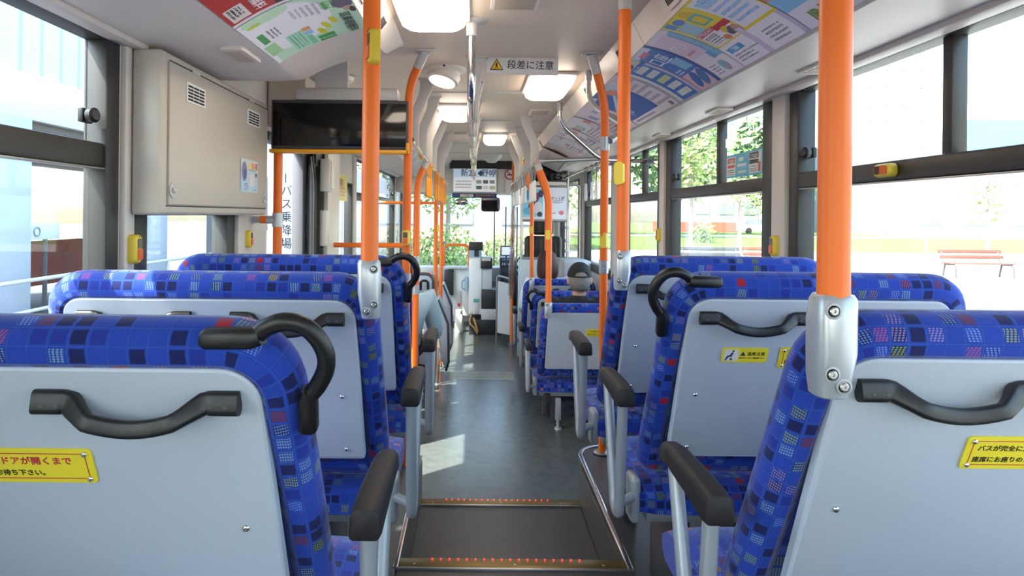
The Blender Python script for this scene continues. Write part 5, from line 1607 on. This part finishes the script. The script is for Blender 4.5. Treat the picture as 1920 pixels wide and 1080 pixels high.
b = B(); b.ring_loft(rows + [[p + V((0.002, 0, 0)) for p in r] for r in rows[::-1]], False, closed=False)
tag(obj('clear_curtain', b, 'vinyl'), 'clear vinyl curtain hanging along the aisle beside the driver', 'curtain')
t = thing('black_monitor', 'black screen under the ceiling above the blue and white poster', 'screen', (0.83, 7.35, 1.99))
boxpart('screen_case', 'charcoal', t, 0.64, 1.045, 7.31, 7.36, 1.985, 2.205, bev=0.008)
boxpart('screen_face', 'screen', t, 0.655, 1.03, 7.306, 7.312, 2.0, 2.19, bev=0.001)
boxpart('screen_bracket', 'hanger', t, 0.78, 0.90, 7.32, 7.35, 2.20, 2.33, bev=0.004)
t = thing('overhead_unit', 'pale overhead unit with brown louvres and a bright tube, front right cove', 'unit', (0.80, 6.3, 2.1))
b = B(); b.prism([(0.59, 2.295), (0.625, 2.222), (0.915, 2.092), (0.96, 2.095), (0.92, 2.112), (0.63, 2.238)], lambda a, c, s: (a, s, c), 6.05, 7.25); obj('unit_body', b, 'cove', t)
for k in range(2):
    b = B(); m = plane_m((0.625, 6.0 - 0.25 + 0.30 * k, 2.275), (0, -1, 0), -sR); b.prism(rrect(-0.12, 0.12, -0.035, 0.035, 0.004, 0.004, 0, 3), lambda a, c, s: m @ V((a, c, s)), 0.0, 0.008); obj('louvre', b, 'vent', t)
b = B(); b.tube([(0.70, 6.2, 2.175), (0.74, 6.9, 2.16)], 0.016, 8); b.tube([(0.86, 6.1, 2.105), (0.90, 6.9, 2.09)], 0.016, 8); obj('tube_lamp', b, 'steel', t)

# left wall past the door
t = thing('wall_box', 'upper narrow cream box on the wall past the middle door', 'box', (-0.95, 4.2, 1.74))
boxpart('box_body', 'offwhite', t, -0.99, -0.925, 4.13, 4.235, 1.74, 1.95, bev=0.008)
boxpart('box_lid', 'offwhite', t, -0.927, -0.915, 4.14, 4.225, 1.755, 1.935, bev=0.004)
t = thing('wall_box', 'lower narrow cream box on the wall past the middle door', 'box', (-0.95, 4.2, 1.39))
boxpart('box_body', 'offwhite', t, -0.99, -0.945, 4.13, 4.235, 1.39, 1.62, bev=0.01)
t = thing('tilted_partition', 'grey partition panel with rounded top and black loop, left front', 'panel', (-0.6, 6.15, 0.35))
b = B(); b.prism(rrect(-0.95, -0.39, 0.42, 1.03, 0.07, 0.04, 0, 6), lambda a, c, s: (a, 6.12 + s, c), 0.0, 0.035); obj('panel_board', b, 'shell', t)
b = B(); q = rrect(-0.95, -0.39, 0.42, 1.03, 0.07, 0.04, 0, 6); b.tube([(a, 6.137, c) for a, c in q], 0.020, 8, closed=True); obj('panel_rim', b, 'darkgrey', t)
b = B(); b.tube(fillet([(-0.50, 6.10, 0.84), (-0.50, 6.06, 0.98), (-0.43, 6.06, 0.98), (-0.43, 6.10, 0.82)], 0.035), 0.013, 8); obj('loop_handle', b, 'black', t)
b = B(); b.cyl((-0.9, 6.137, 0.0), (-0.9, 6.137, 0.45), 0.016); b.cyl((-0.45, 6.137, 0.0), (-0.45, 6.137, 0.45), 0.016); obj('leg', b, 'greymetal', t)
for i, (y, lb, h) in enumerate(((6.05, 'nearer folded grey jump seat standing at the left of the aisle', 0.82), (6.95, 'farther folded grey jump seat standing at the left of the aisle', 0.86))):
    t = thing('folded_chair', lb, 'seat', (-0.28, y, 0.0), 'folded grey jump seats')
    b = B(); b.prism([(-0.36, h - 0.02), (-0.345, h), (-0.325, h), (-0.235, h - 0.22), (-0.225, 0.25), (-0.25, 0.17), (-0.30, 0.30)], lambda a, c, s: (a, y + s, c), -0.12, 0.22); obj('seat_shell', b, 'shell', t)
    b = B(); b.tube([(-0.325, y - 0.122, h), (-0.234, y - 0.122, h - 0.22), (-0.224, y - 0.122, 0.25), (-0.25, y - 0.122, 0.17)], 0.011, 8); obj('shell_edge', b, 'darkgrey', t)
    b = B(); b.tube([(-0.34, y + 0.05, 0.0), (-0.32, y + 0.05, 0.35)], 0.016, 8); b.lathe([(0.04, 0), (0.04, 0.006), (0.018, 0.012)], (-0.34, y + 0.05, 0.0)); obj('leg', b, 'steel', t)
b = B(); b.box(0.62, 0.80, 2.66, 2.80, 0.84, 0.92, 0.03, 3); tag(obj('cushion_bag', b, 'pink'), 'pink bag on the front edge of the last raised right seat', 'bag')

# ------------------------------------------------------------------ people
def skinned(verts, edges, sub=2):
    me = bpy.data.meshes.new('tmp')
    me.from_pydata([v[0] for v in verts], edges, [])
    o = bpy.data.objects.new('tmp', me)
    C.objects.link(o)
    md = o.modifiers.new('skin', 'SKIN')
    for i, v in enumerate(verts):
        r = v[1]
        me.skin_vertices[0].data[i].radius = r if isinstance(r, tuple) else (r, r)
        me.skin_vertices[0].data[i].use_root = (i == 0)
    md.use_smooth_shade = True
    ss = o.modifiers.new('sub', 'SUBSURF')
    ss.levels = sub
    ss.render_levels = sub
    bpy.context.view_layer.update()
    m2 = bpy.data.meshes.new_from_object(o.evaluated_get(bpy.context.evaluated_depsgraph_get()))
    b = B()
    b.bm.from_mesh(m2)
    bpy.data.objects.remove(o)
    bpy.data.meshes.remove(m2)
    bpy.data.meshes.remove(me)
    return b

def person(label, pos, sc, top, bottom, hairfn, lean=0.05, feet=(0.0, 0.0), wide=1.0):
    """seated person facing the front of the bus; pos = hips on the cushion"""
    t = thing('person', label, 'person', (pos[0], pos[1], pos[2]))
    O = V(pos)
    def W(x, y, z):
        return O + V((x * sc * wide, (y + lean * max(0, z)) * sc, z * sc))
    SH, EL, WR = (0.18, -0.01, 0.49), (0.225, 0.06, 0.20), (0.13, 0.28, 0.17)
    fx, fy = feet
    J = {'pel': (0, 0, 0.09), 'sp': (0, -0.01, 0.26), 'ch': (0, -0.005, 0.40), 'nb': (0, 0.0, 0.515), 'nk': (0, 0.012, 0.575), 'hd': (0, 0.022, 0.66)}
    vs = [(W(*J['pel']), (0.13 * sc, 0.10 * sc)), (W(*J['sp']), (0.125 * sc, 0.095 * sc)), (W(*J['ch']), (0.12 * sc, 0.09 * sc)), (W(*J['nb']), 0.06 * sc), (W(*J['nk']), 0.05 * sc), (W(*J['hd']), 0.055 * sc)]
    es = [(0, 1), (1, 2), (2, 3), (3, 4), (4, 5)]
    hands = []
    for s in (-1, 1):
        i = len(vs)
        vs += [(W(s * SH[0], SH[1], SH[2] - 0.02), 0.042 * sc), (W(s * EL[0], EL[1], EL[2]), 0.036 * sc), (W(s * WR[0], WR[1], WR[2]), 0.027 * sc), (W(s * 0.105, 0.345, 0.165), (0.038 * sc, 0.018 * sc))]
        es += [(2, i), (i, i + 1), (i + 1, i + 2), (i + 2, i + 3)]
        hands.append(i + 3)
        j = len(vs)
        fo = fx if s > 0 else 0
        vs += [(W(s * 0.085, 0.05, 0.07), 0.085 * sc), (W(s * 0.10 + fo * 0.5, 0.42, 0.07), 0.058 * sc), (W(s * 0.10 + fo, 0.44 + fy, -0.34), 0.037 * sc), (W(s * 0.10 + fo * 1.1, 0.56 + fy, -0.375), 0.030 * sc)]
        es += [(0, j), (j, j + 1), (j + 1, j + 2), (j + 2, j + 3)]
        # five fingers rooted in the palm
        for q in range(5):
            k = len(vs)
            off = (q - 1.5) * 0.017 if q < 4 else 0
            L = (0.062, 0.072, 0.068, 0.052, 0.045)[q]
            if q < 4:
                a = W(s * (0.10 - off * 0.9), 0.375, 0.165)
                vs += [(a, 0.0088 * sc), (a + V((-s * 0.006, L * 0.55, -0.006)) * sc, 0.0085 * sc), (a + V((-s * 0.010, L * 0.9, -0.026)) * sc, 0.0075 * sc)]
            else:
                a = W(s * 0.078, 0.325, 0.165)
                vs += [(a, 0.010 * sc), (a + V((-s * 0.025, 0.022, -0.004)) * sc, 0.0095 * sc), (a + V((-s * 0.032, 0.048, -0.010)) * sc, 0.008 * sc)]
            es += [(hands[-1], k), (k, k + 1), (k + 1, k + 2)]
    b = skinned(vs, es, 2)
    HC = W(0, 0.030, 0.690)
    # head with jaw, nose, ears, eye sockets
    def hp(x, y, z):
        return HC + V((x, y, z)) * sc
    b.sph(HC, 0.1 * sc, (0.76, 0.93, 1.12), n=12)
    b.sph(hp(0, 0.018, -0.062), 0.06 * sc, (0.95, 1.05, 1.0))
    b.sph(hp(0, 0.098, -0.018), 0.016 * sc, (0.8, 1.2, 1.5), n=6)
    for s in (-1, 1):
        b.sph(hp(s * 0.086, -0.005, -0.016), 0.029 * sc, (0.35, 0.75, 1.15), n=7)
    bd = obj('body', b, 'skin', t)
    rm = bd.modifiers.new('fuse', 'REMESH')
    rm.mode = 'VOXEL'
    rm.voxel_size = 0.0065
    rm.use_smooth_shade = True
    sm = bd.modifiers.new('smooth', 'SMOOTH')
    sm.iterations = 3
    for s in (-1, 1):
        b = B(); b.sph(hp(s * 0.032, 0.083, 0.004), 0.0115 * sc, (1, 0.6, 0.6), n=6); obj('eye', b, 'white', t)
        b = B(); b.sph(hp(s * 0.032, 0.090, 0.004), 0.005 * sc, (1, 0.5, 1), n=5); obj('pupil', b, 'ink', t)
    b = B(); b.sph(hp(0, 0.086, -0.055), 0.02 * sc, (1.1, 0.35, 0.28), n=6); obj('mouth', b, 'pink', t)
    # clothes: upper garment and trousers grown around the same joints
    cv_ = [(W(0, 0, 0.03), (0.165 * sc, 0.125 * sc)), (W(0, -0.01, 0.26), (0.155 * sc, 0.12 * sc)), (W(0, -0.005, 0.40), (0.165 * sc, 0.12 * sc)), (W(0, -0.004, 0.50), (0.125 * sc, 0.09 * sc)), (W(0, -0.002, 0.545), (0.078 * sc, 0.076 * sc)), (W(0, 0.004, 0.575), (0.066 * sc, 0.066 * sc))]
    ce = [(0, 1), (1, 2), (2, 3), (3, 4), (4, 5)]
    for s in (-1, 1):
        i = len(cv_)
        cv_ += [(W(s * SH[0], SH[1], SH[2]), 0.098 * sc), (W(s * EL[0], EL[1], EL[2]), 0.060 * sc), (W(s * (WR[0] + 0.01), WR[1] - 0.03, WR[2]), 0.042 * sc)]
        ce += [(2, i), (i, i + 1), (i + 1, i + 2)]
    obj('upper_garment', skinned(cv_, ce, 2), top, t)
    lv = [(W(0, 0, 0.08), (0.15 * sc, 0.11 * sc))]
    le = []
    for s in (-1, 1):
        j = len(lv)
        fo = fx if s > 0 else 0
        lv += [(W(s * 0.085, 0.05, 0.07), 0.095 * sc), (W(s * 0.10 + fo * 0.5, 0.42, 0.07), 0.072 * sc), (W(s * 0.10 + fo, 0.44 + fy, -0.31), 0.052 * sc)]
        le += [(0, j), (j, j + 1), (j + 1, j + 2)]
    obj('trousers', skinned(lv, le, 2), bottom, t)
    for s in (-1, 1):
        fo = fx if s > 0 else 0
        c = W(s * 0.10 + fo, 0.44 + fy, -0.36)
        b = B()
        rings = []
        for y, w, h in ((-0.075, 0.022, 0.03), (-0.06, 0.036, 0.075), (0.0, 0.04, 0.085), (0.06, 0.044, 0.06), (0.13, 0.046, 0.045), (0.175, 0.034, 0.03), (0.19, 0.015, 0.015)):
            rings.append([c + V((w * math.cos(k * math.pi / 6), y, -0.040 + h * 0.5 + h * 0.5 * math.sin(k * math.pi / 6))) * sc for k in range(12)])
        b.ring_loft(rings, True)
        obj('shoe', b, 'shoe', t)
    hairfn(t, hp, sc)
    return t

def shell(hp, rx, ry, rz, zlo, keep, cz=0.0, n=36, m=14, y0=0.0):
    """part of an ellipsoid shell around the head; keep(angle, z) chooses the faces (angle 0 = back)"""
    b = B()
    ph0 = math.asin(max(-1, min(1, zlo / rz)))
    vs = []
    for j in range(m + 1):
        p = ph0 + (math.pi / 2 - 0.02 - ph0) * j / m
        vs.append([b.bm.verts.new(hp(rx * math.cos(p) * math.sin(2 * math.pi * i / n), y0 - ry * math.cos(p) * math.cos(2 * math.pi * i / n), cz + rz * math.sin(p))) for i in range(n)])
    for j in range(m):
        for i in range(n):
            a = (2 * math.pi * (i + 0.5) / n)
            a = a - 2 * math.pi if a > math.pi else a
            p = ph0 + (math.pi / 2 - ph0) * (j + 0.5) / m
            if keep(a, cz + rz * math.sin(p)):
                b.bm.faces.new((vs[j][i], vs[j][(i + 1) % n], vs[j + 1][(i + 1) % n], vs[j + 1][i]))
    b.bm.faces.new(vs[m])
    for v in [v for v in b.bm.verts if not v.link_faces]:
        b.bm.verts.remove(v)
    return b
def thick(o, d):
    md = o.modifiers.new('thick', 'SOLIDIFY')
    md.thickness = d
    md.offset = 0
    return o
def cap_hair(t, hp, sc):
    hb = shell(hp, 0.083, 0.099, 0.115, -0.085, lambda a, z: abs(a) < 1.75 and z < 0.075)
    thick(obj('hair', hb, 'hair_g', t), 0.006)
    cb = shell(hp, 0.089, 0.106, 0.112, 0.005, lambda a, z: not (abs(a) < 0.62 * math.sqrt(max(0, 1 - ((z - 0.026) / 0.036) ** 2)) and z > 0.026), cz=0.012, n=84, m=36)
    c = thick(obj('cap', cb, 'cap', t), 0.006)
    b = B()
    b.prism([(-0.07, 0.0), (-0.055, 0.055), (0, 0.075), (0.055, 0.055), (0.07, 0.0)], lambda a, q, s: hp(a, 0.085 + q, 0.02 + s - q * 0.25), 0.0, 0.006)
    obj('cap_brim', b, 'cap', c)
    b = B(); b.tube([hp(0.086, -0.01, -0.005), hp(0.078, 0.03, -0.03), hp(0.06, 0.075, -0.045)], 0.0022, 6); b.box(-0.0, 0.001, 0, 0.001, 0, 0.001, mtx=M.Translation(hp(0.07, 0.06, -0.04))); obj('mask_strap', b, 'white', t)
    b = B(); b.sph(hp(0, 0.082, -0.048), 0.055 * sc, (1.0, 0.5, 0.8), n=8); obj('face_mask', b, 'white', t)
def bob_hair(t, hp, sc):
    b = B()
    vs = []
    n = 40
    prof = [(0.060, -0.150), (0.094, -0.142), (0.106, -0.118), (0.110, -0.08), (0.110, -0.03), (0.106, 0.02), (0.096, 0.06), (0.078, 0.095), (0.050, 0.118), (0.015, 0.128)]
    vs = [[b.bm.verts.new(hp(r * 0.92 * math.sin(2 * math.pi * i / n), -0.012 - r * 1.06 * math.cos(2 * math.pi * i / n), z)) for i in range(n)] for r, z in prof]
    for j in range(len(prof) - 1):
        for i in range(n):
            a = 2 * math.pi * (i + 0.5) / n
            a = a - 2 * math.pi if a > math.pi else a
            if prof[j][1] < 0.02 and abs(a) > 2.2:
                continue
            b.bm.faces.new((vs[j][i], vs[j][(i + 1) % n], vs[j + 1][(i + 1) % n], vs[j + 1][i]))
    b.bm.faces.new(vs[-1])
    for v in [v for v in b.bm.verts if not v.link_faces]:
        b.bm.verts.remove(v)
    thick(obj('hair', b, 'hair_b', t), 0.012)
def short_hair(t, hp, sc):
    hb = shell(hp, 0.084, 0.101, 0.121, -0.08, lambda a, z: (abs(a) < 1.8 or z > 0.05))
    thick(obj('hair', hb, 'hair_b', t), 0.010)
person('person in a black cap and black jacket with grey hair, seen from behind', (0.815, 5.15, 0.405), 1.03, 'jacket', 'trousers', cap_hair, lean=-0.25)
person('person with a brown bob and white blouse, seen from behind at the front', (0.765, 6.86, 0.385), 1.04, 'blouse', 'trousers', bob_hair, lean=-0.18, feet=(0.0, -0.20))
person('person in a pale teal top on the low left seat, mostly hidden by poles', (-0.585, 5.42, 0.375), 1.08, 'teal', 'trousers', short_hair, lean=-0.12, feet=(0.04, 0.02), wide=1.12)
# ------------------------------------------------------------------ outside
GZ = -0.32
b = B(); b.box(-60, 3.5, -30, 200, GZ - 0.1, GZ); struct('ground_road', b, 'asphalt')
b = B(); b.box(3.5, 160, -30, 36, GZ - 0.1, GZ + 0.06); struct('ground_plaza', b, 'concrete')
b = B(); b.box(3.5, 160, 36, 200, GZ - 0.1, GZ + 0.05); g = struct('ground_lawn', b, 'grass')
b = B(); b.box(3.5, 160, 62, 66, GZ, GZ + 0.09); struct('ground_lawn_path', b, 'concrete')

# left: terminal building with blue siding over a white canopy
t = thing('terminal_building', 'building with blue vertical siding and white canopy outside the left windows', 'building', (-8, 6, GZ))
b = B(); b.box(-6.6, -6.0, 4.5, 19, 3.42, 15.0); obj('siding_wall', b, 'siding', t)
b = B(); b.box(-6.5, -5.9, 4.5, 19, 2.80, 3.42, 0.02); obj('canopy_fascia', b, 'fascia', t)
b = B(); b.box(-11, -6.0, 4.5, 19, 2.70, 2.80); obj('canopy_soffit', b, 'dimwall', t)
b = B(); b.box(-6.42, -6.02, 19, 19.3, GZ, 15.0); obj('end_wall', b, 'fascia', t)
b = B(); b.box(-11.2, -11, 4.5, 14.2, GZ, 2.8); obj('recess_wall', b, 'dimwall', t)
for i, y in enumerate((4.6, 7.5, 11.1, 15.2)):
    b = B(); b.box(-6.3, -5.55, y, y + 0.62, GZ, 2.75, 0.02); obj('column', b, 'column', t)
for y in (5.5, 8.6):
    b = B(); b.box(-11.0, -10.9, y, y + 1.6, GZ + 0.1, 2.1); obj('shop_window', b, 'winblue', t)
for y in (9.2, 11.4, 13.6):
    b = B(); b.box(-9.4, -9.3, y, y + 1.8, 0.0, 0.95, 0.02); tag(obj('brick_planter', b, 'brick'), 'red brown low screen under the canopy outside, %s along the building' % ['first', 'second', 'third'][int((y - 9) / 1.7)], 'screen', 'red brown screens under the canopy')
t = thing('street_railing', 'two-bar white railing outside the left windows', 'railing', (-5.2, 8, GZ))
b = B(); b.tube([(-5.2, -3, 0.78), (-5.2, 17, 0.78)], 0.025, 8); obj('top_bar', b, 'fascia', t)
b = B(); b.tube([(-5.2, -3, 0.42), (-5.2, 17, 0.42)], 0.022, 8); obj('lower_bar', b, 'fascia', t)
for k in range(11):
    b = B(); b.cyl((-5.2, -3 + 2 * k, GZ), (-5.2, -3 + 2 * k, 0.79), 0.028); obj('post', b, 'fascia', t)
t = thing('bus_stop_sign', 'white sign board with vertical black writing outside the middle door', 'sign', (-3.05, 10.6, GZ))
m = plane_m((-3.25, 10.55, 1.75), (1, 0, 0), (0, 0, 1))
b = B(); b.box(-3.38, -2.86, 10.56, 10.62, 0.55, 2.6, 0.01); obj('sign_board', b, 'fascia', t)
b = B(); b.cyl((-3.12, 10.6, GZ), (-3.12, 10.6, 0.6), 0.05); obj('post', b, 'bmetal', t)
b = B()
for i, ch in enumerate('ーバス乗降場'):
    b.text(ch, 0.19, m @ M.Translation((0.18, 0.42 - 0.215 * i, 0.0)) if ch != 'ー' else m @ M.Translation((0.18, 0.42, 0.0)) @ M.Rotation(R(90), 4, 'Z'))
obj('lettering', b, 'ink', t, smooth=False)
t = thing('parked_bus', 'white and lavender vehicle side behind the bus stop sign', 'vehicle', (-5, 15, GZ))
b = B(); b.box(-5.0, -2.7, 13.4, 20.0, GZ + 0.35, 2.7, 0.12, 3); obj('vehicle_body', b, mat('lavender_paint', '#d9d3e2', 0.35), t)
b = B(); b.box(-4.8, -2.9, 13.36, 13.42, 1.25, 2.35, 0.02); obj('window', b, 'winblue', t)
for x in (-4.6, -3.1):
    for y in (14.8, 18.4):
        b = B(); b.cyl((x - 0.14, y, GZ + 0.45), (x + 0.14, y, GZ + 0.45), 0.45, n=20); obj('wheel', b, 'tyre', t)
t = thing('notice_board', 'small white board with round mark outside the left window', 'sign', (-6.0, 8.9, GZ))
b = B(); b.box(-6.02, -5.99, 8.75, 9.35, 1.20, 1.42, 0.005); obj('board', b, 'fascia', t)
b = B(); b.tube([(-5.985, 8.86 + 0.06 * math.cos(k * math.pi / 8), 1.31 + 0.06 * math.sin(k * math.pi / 8)) for k in range(16)], 0.012, 6, closed=True); obj('round_mark', b, 'winblue', t)
b = B(); b.cyl((-6.0, 9.05, GZ), (-6.0, 9.05, 1.2), 0.03); obj('post', b, 'bmetal', t)
t = thing('blue_cone', 'blue plastic cone beside the red brown screen outside', 'cone', (-6.9, 13.6, GZ))
b = B(); b.lathe([(0.22, 0.03), (0.05, 0.7), (0.03, 0.72)], (-6.9, 13.6, GZ)); obj('cone_body', b, 'blueplastic', t)
b = B(); b.box(-7.15, -6.65, 13.35, 13.85, GZ, GZ + 0.04, 0.01); obj('cone_base', b, 'tyre', t)

# trees
def leaves(c, r, n, size, rng, sq=(1, 1, 1)):
    b = B()
    for _ in range(n):
        d = V((rng.gauss(0, 1), rng.gauss(0, 1), rng.gauss(0, 1))).normalized() * (rng.random() ** 0.45)
        p = V(c) + V((d.x * r * sq[0], d.y * r * sq[1], d.z * r * sq[2]))
        u = V((rng.gauss(0, 1), rng.gauss(0, 1), rng.gauss(0, 1))).normalized()
        w = u.orthogonal().normalized()
        s = size * (0.6 + 0.8 * rng.random())
        vs = [b.bm.verts.new(p + u * s * a + w * s * q) for a, q in ((-1, 0), (-0.2, 0.45), (1, 0), (-0.2, -0.45))]
        b.bm.faces.new(vs)
    return b
TR = random.Random(5)
def tree(x, y, h, r, m, label, n=700, size=0.14, zt=None, sq=(1, 1, 1.1), name='tree', group='trees and shrubs outside'):
    t = thing(name, label, 'tree' if name == 'tree' else 'shrub', (x, y, GZ), group)
    b = B()
    b.tube([(x, y, GZ), (x + 0.05, y, GZ + h * 0.4), (x - 0.03, y, GZ + h * 0.8)], [0.03 + h * 0.014, 0.02 + h * 0.01, 0.01 + h * 0.004], 8)
    for k in range(6):
        a = k * 1.05
        z = GZ + h * (0.40 + 0.07 * k)
        b.tube([(x, y, z), (x + r * 0.6 * math.cos(a), y + r * 0.6 * math.sin(a), z + r * 0.6)], [0.008 + h * 0.005, 0.006], 6)
    obj('trunk', b, 'bark', t)
    obj('crown', leaves((x, y, GZ + (zt or h * 0.68)), r, n, size, TR, sq), m, t, smooth=False, recalc=False)
    return t
# straight ahead
tree(-0.9, 21.0, 5.0, 1.5, 'leaf', 'bright green tree straight ahead through the windscreen', 2200, 0.085)
tree(-2.3, 21.0, 1.5, 0.9, 'leafpale', 'pale shrub ahead, left of the windscreen tree', 1100, 0.07, 0.7, name='shrub')
tree(-0.7, 17.8, 1.4, 0.95, 'leaf', 'round green shrub at the foot of the windscreen tree', 1300, 0.07, 0.65, name='shrub')
tree(0.9, 18.2, 1.2, 0.8, 'leafpale', 'pale shrub ahead, right of the windscreen tree', 900, 0.07, 0.6, name='shrub')
tree(3.2, 24.0, 6.5, 2.2, 'leafpale', 'tall pale tree ahead at the right of the windscreen', 1800, 0.12)
tree(-3.4, 24.0, 7.0, 2.2, 'leaf', 'tall green tree ahead at the left of the windscreen', 1800, 0.12)
tree(-7.6, 22.6, 6.0, 2.2, 'leafpale', 'pale green tree beyond the left front windows', 800, 0.2)
tree(-8.5, 27.0, 5.5, 2.4, 'leaf', 'green tree far beyond the left front windows', 700, 0.22)
t = thing('distant_building', 'blue grey building with window bays straight ahead', 'building', (-4, 34, GZ))
b = B(); b.box(-12, 5, 34, 40, GZ, 5.2); obj('facade', b, 'paleface', t)
for k in range(5):
    b = B(); b.box(-11 + 3.1 * k, -9.4 + 3.1 * k, 33.9, 34.05, 1.1, 3.6); obj('window', b, 'winblue', t)
b = B(); b.box(-10, 4, 32.8, 33.0, GZ, 0.95); tag(obj('brick_wall', b, 'planter'), 'low orange brown wall ahead behind the shrubs', 'wall')
for k, x in enumerate((0.35, 0.55, 0.75)):
    b = B(); b.cyl((x, 11.4, GZ), (x, 11.4, 1.75), 0.012, n=8); tag(obj('marker_post', b, 'ink'), 'thin dark post ahead of the windscreen, %s from the left' % wh[k].replace('nearest', 'first'), 'post', 'thin dark posts ahead')

# right side plaza
def bench(x0, x1, y, seatm, label):
    t = thing('park_bench', label, 'bench', ((x0 + x1) / 2, y, GZ + 0.06), 'park benches on the plaza')
    z = GZ + 0.06
    for x in (x0 + 0.12, x1 - 0.12):
        b = B()
        b.tube(fillet([(x, y - 0.30, z), (x, y - 0.26, z + 0.42), (x, y + 0.22, z + 0.40), (x, y + 0.42, z + 0.88)], 0.08), 0.028, 8)
        b.tube([(x, y + 0.30, z), (x, y + 0.20, z + 0.42)], 0.028, 8)
        obj('leg', b, 'bmetal', t)
    for k in range(4):
        b = B(); b.box(x0, x1, y - 0.25 + 0.12 * k, y - 0.16 + 0.12 * k, z + 0.43, z + 0.47, 0.01); obj('seat_slat', b, seatm, t)
    for k in range(2):
        b = B(); b.box(x0, x1, y + 0.28 + 0.09 * k, y + 0.31 + 0.09 * k, z + 0.58 + 0.18 * k, z + 0.70 + 0.18 * k, 0.01); obj('back_slat', b, seatm, t)
bench(15.3, 17.4, 21.0, 'wood', 'brown slatted bench on the pale plaza, farthest right')
bench(6.75, 8.75, 21.0, 'bmetal', 'grey slatted bench outside the second right window')
bench(9.0, 11.2, 21.4, 'wood', 'reddish slatted bench next to the grey one outside')
tree(10.2, 25.0, 4.6, 1.1, 'leafpale', 'slender young tree behind the benches outside the second right window', 350, 0.12)
tree(19.4, 24.5, 4.4, 1.2, 'leafpale', 'slender young tree behind the farthest right bench', 350, 0.12)
tree(14.2, 30.0, 3.6, 1.2, 'leafpale', 'small yellowish tree beyond the plaza, between the benches', 400, 0.14)
tree(11.0, 33.0, 7.0, 2.0, 'leafpale', 'yellow green tree in front of the grey apartment block', 700, 0.2)
tree(17.0, 48.0, 1.6, 0.9, 'leaf', 'round bush on the lawn', 400, 0.14, 0.7, name='shrub')
for i, (x, y, h, r) in enumerate(((9.5, 67, 15, 4.6), (17.0, 59, 14, 4.4), (22.0, 70, 14, 4.6), (31.0, 68, 12, 4.2), (4.8, 55, 11, 4.0), (38, 80, 9, 4.0))):
    tree(x, y, h, r, 'leafdark' if i % 2 else 'leaf', 'large green tree beyond the lawn, %s of the row' % ['second', 'third', 'fourth', 'fifth', 'first', 'sixth'][i], 1400, 0.55, sq=(1, 0.8, 1.25))
t = thing('apartment_block', 'grey apartment block beyond the trees at right', 'building', (36, 88, GZ))
b = B(); b.box(28, 45, 86, 98, GZ, 17); obj('facade', b, 'paleface', t)
for i in range(5):
    for j in range(5):
        b = B(); b.box(29.3 + 3.2 * i, 31.2 + 3.2 * i, 85.9, 86.05, 2 + 3.0 * j, 3.7 + 3.0 * j); obj('window', b, 'winblue', t)
t = thing('white_tower', 'tall white tower block far away at right', 'building', (100, 150, GZ))
b = B(); b.box(80, 106, 150, 170, GZ, 62); obj('facade', b, mat('tower_white', '#c6c5c2', 0.6), t)
for i in range(6):
    for j in range(14):
        b = B(); b.box(82.5 + 4 * i, 83.6 + 4 * i, 149.8, 150.05, 4 + 4 * j, 6 + 4 * j); obj('window', b, 'winblue', t)
t = thing('blue_hall', 'pale blue flat-roofed hall at far right', 'building', (62, 70, GZ))
b = B(); b.box(46, 84, 70, 90, GZ, 11.0); obj('facade', b, 'paleblue', t)
b = B(); b.box(53, 62, 69.8, 70.1, 8.5, 12.4); obj('roof_block', b, 'blueplastic', t)
for k in range(7):
    b = B(); b.box(48 + 5 * k, 50.5 + 5 * k, 69.9, 70.05, 1.0, 3.2); obj('window', b, 'winblue', t)
t = thing('white_van', 'white van on the road beyond the lawn', 'van', (36, 92, GZ))
b = B(); b.prism([(-2.1, 0.35), (2.1, 0.35), (2.1, 1.0), (1.7, 1.15), (1.2, 1.85), (-1.9, 1.9), (-2.1, 1.5)], lambda a, c, s: (33.5 + a, 76 + s, GZ + c), 0, 1.7); obj('van_body', b, 'car', t)
b = B(); b.prism([(-1.7, 1.2), (1.3, 1.2), (0.95, 1.75), (-1.7, 1.78)], lambda a, c, s: (33.5 + a, 75.98 + s, GZ + c), 0, 0.03); obj('side_windows', b, 'winblue', t)
for a in (-1.3, 1.35):
    b = B(); b.cyl((33.5 + a, 75.95, GZ + 0.38), (33.5 + a, 76.2, GZ + 0.38), 0.36); obj('wheel', b, 'tyre', t)
b = B(); b.box(22, 33, 79.9, 80.1, GZ, 1.0); tag(obj('brick_wall', b, 'brick'), 'low red wall along the road beyond the lawn', 'wall')
t = thing('lamp_post', 'thin grey post standing on the plaza at far right', 'post', (12.9, 18.5, GZ))
b = B(); b.cyl((12.9, 18.5, GZ + 0.06), (12.9, 18.5, 1.6), 0.03); obj('post_tube', b, 'fascia', t)
b = B(); b.lathe([(0.07, 0), (0.07, 0.02), (0.035, 0.04)], (12.9, 18.5, GZ + 0.06)); obj('post_base', b, 'fascia', t)
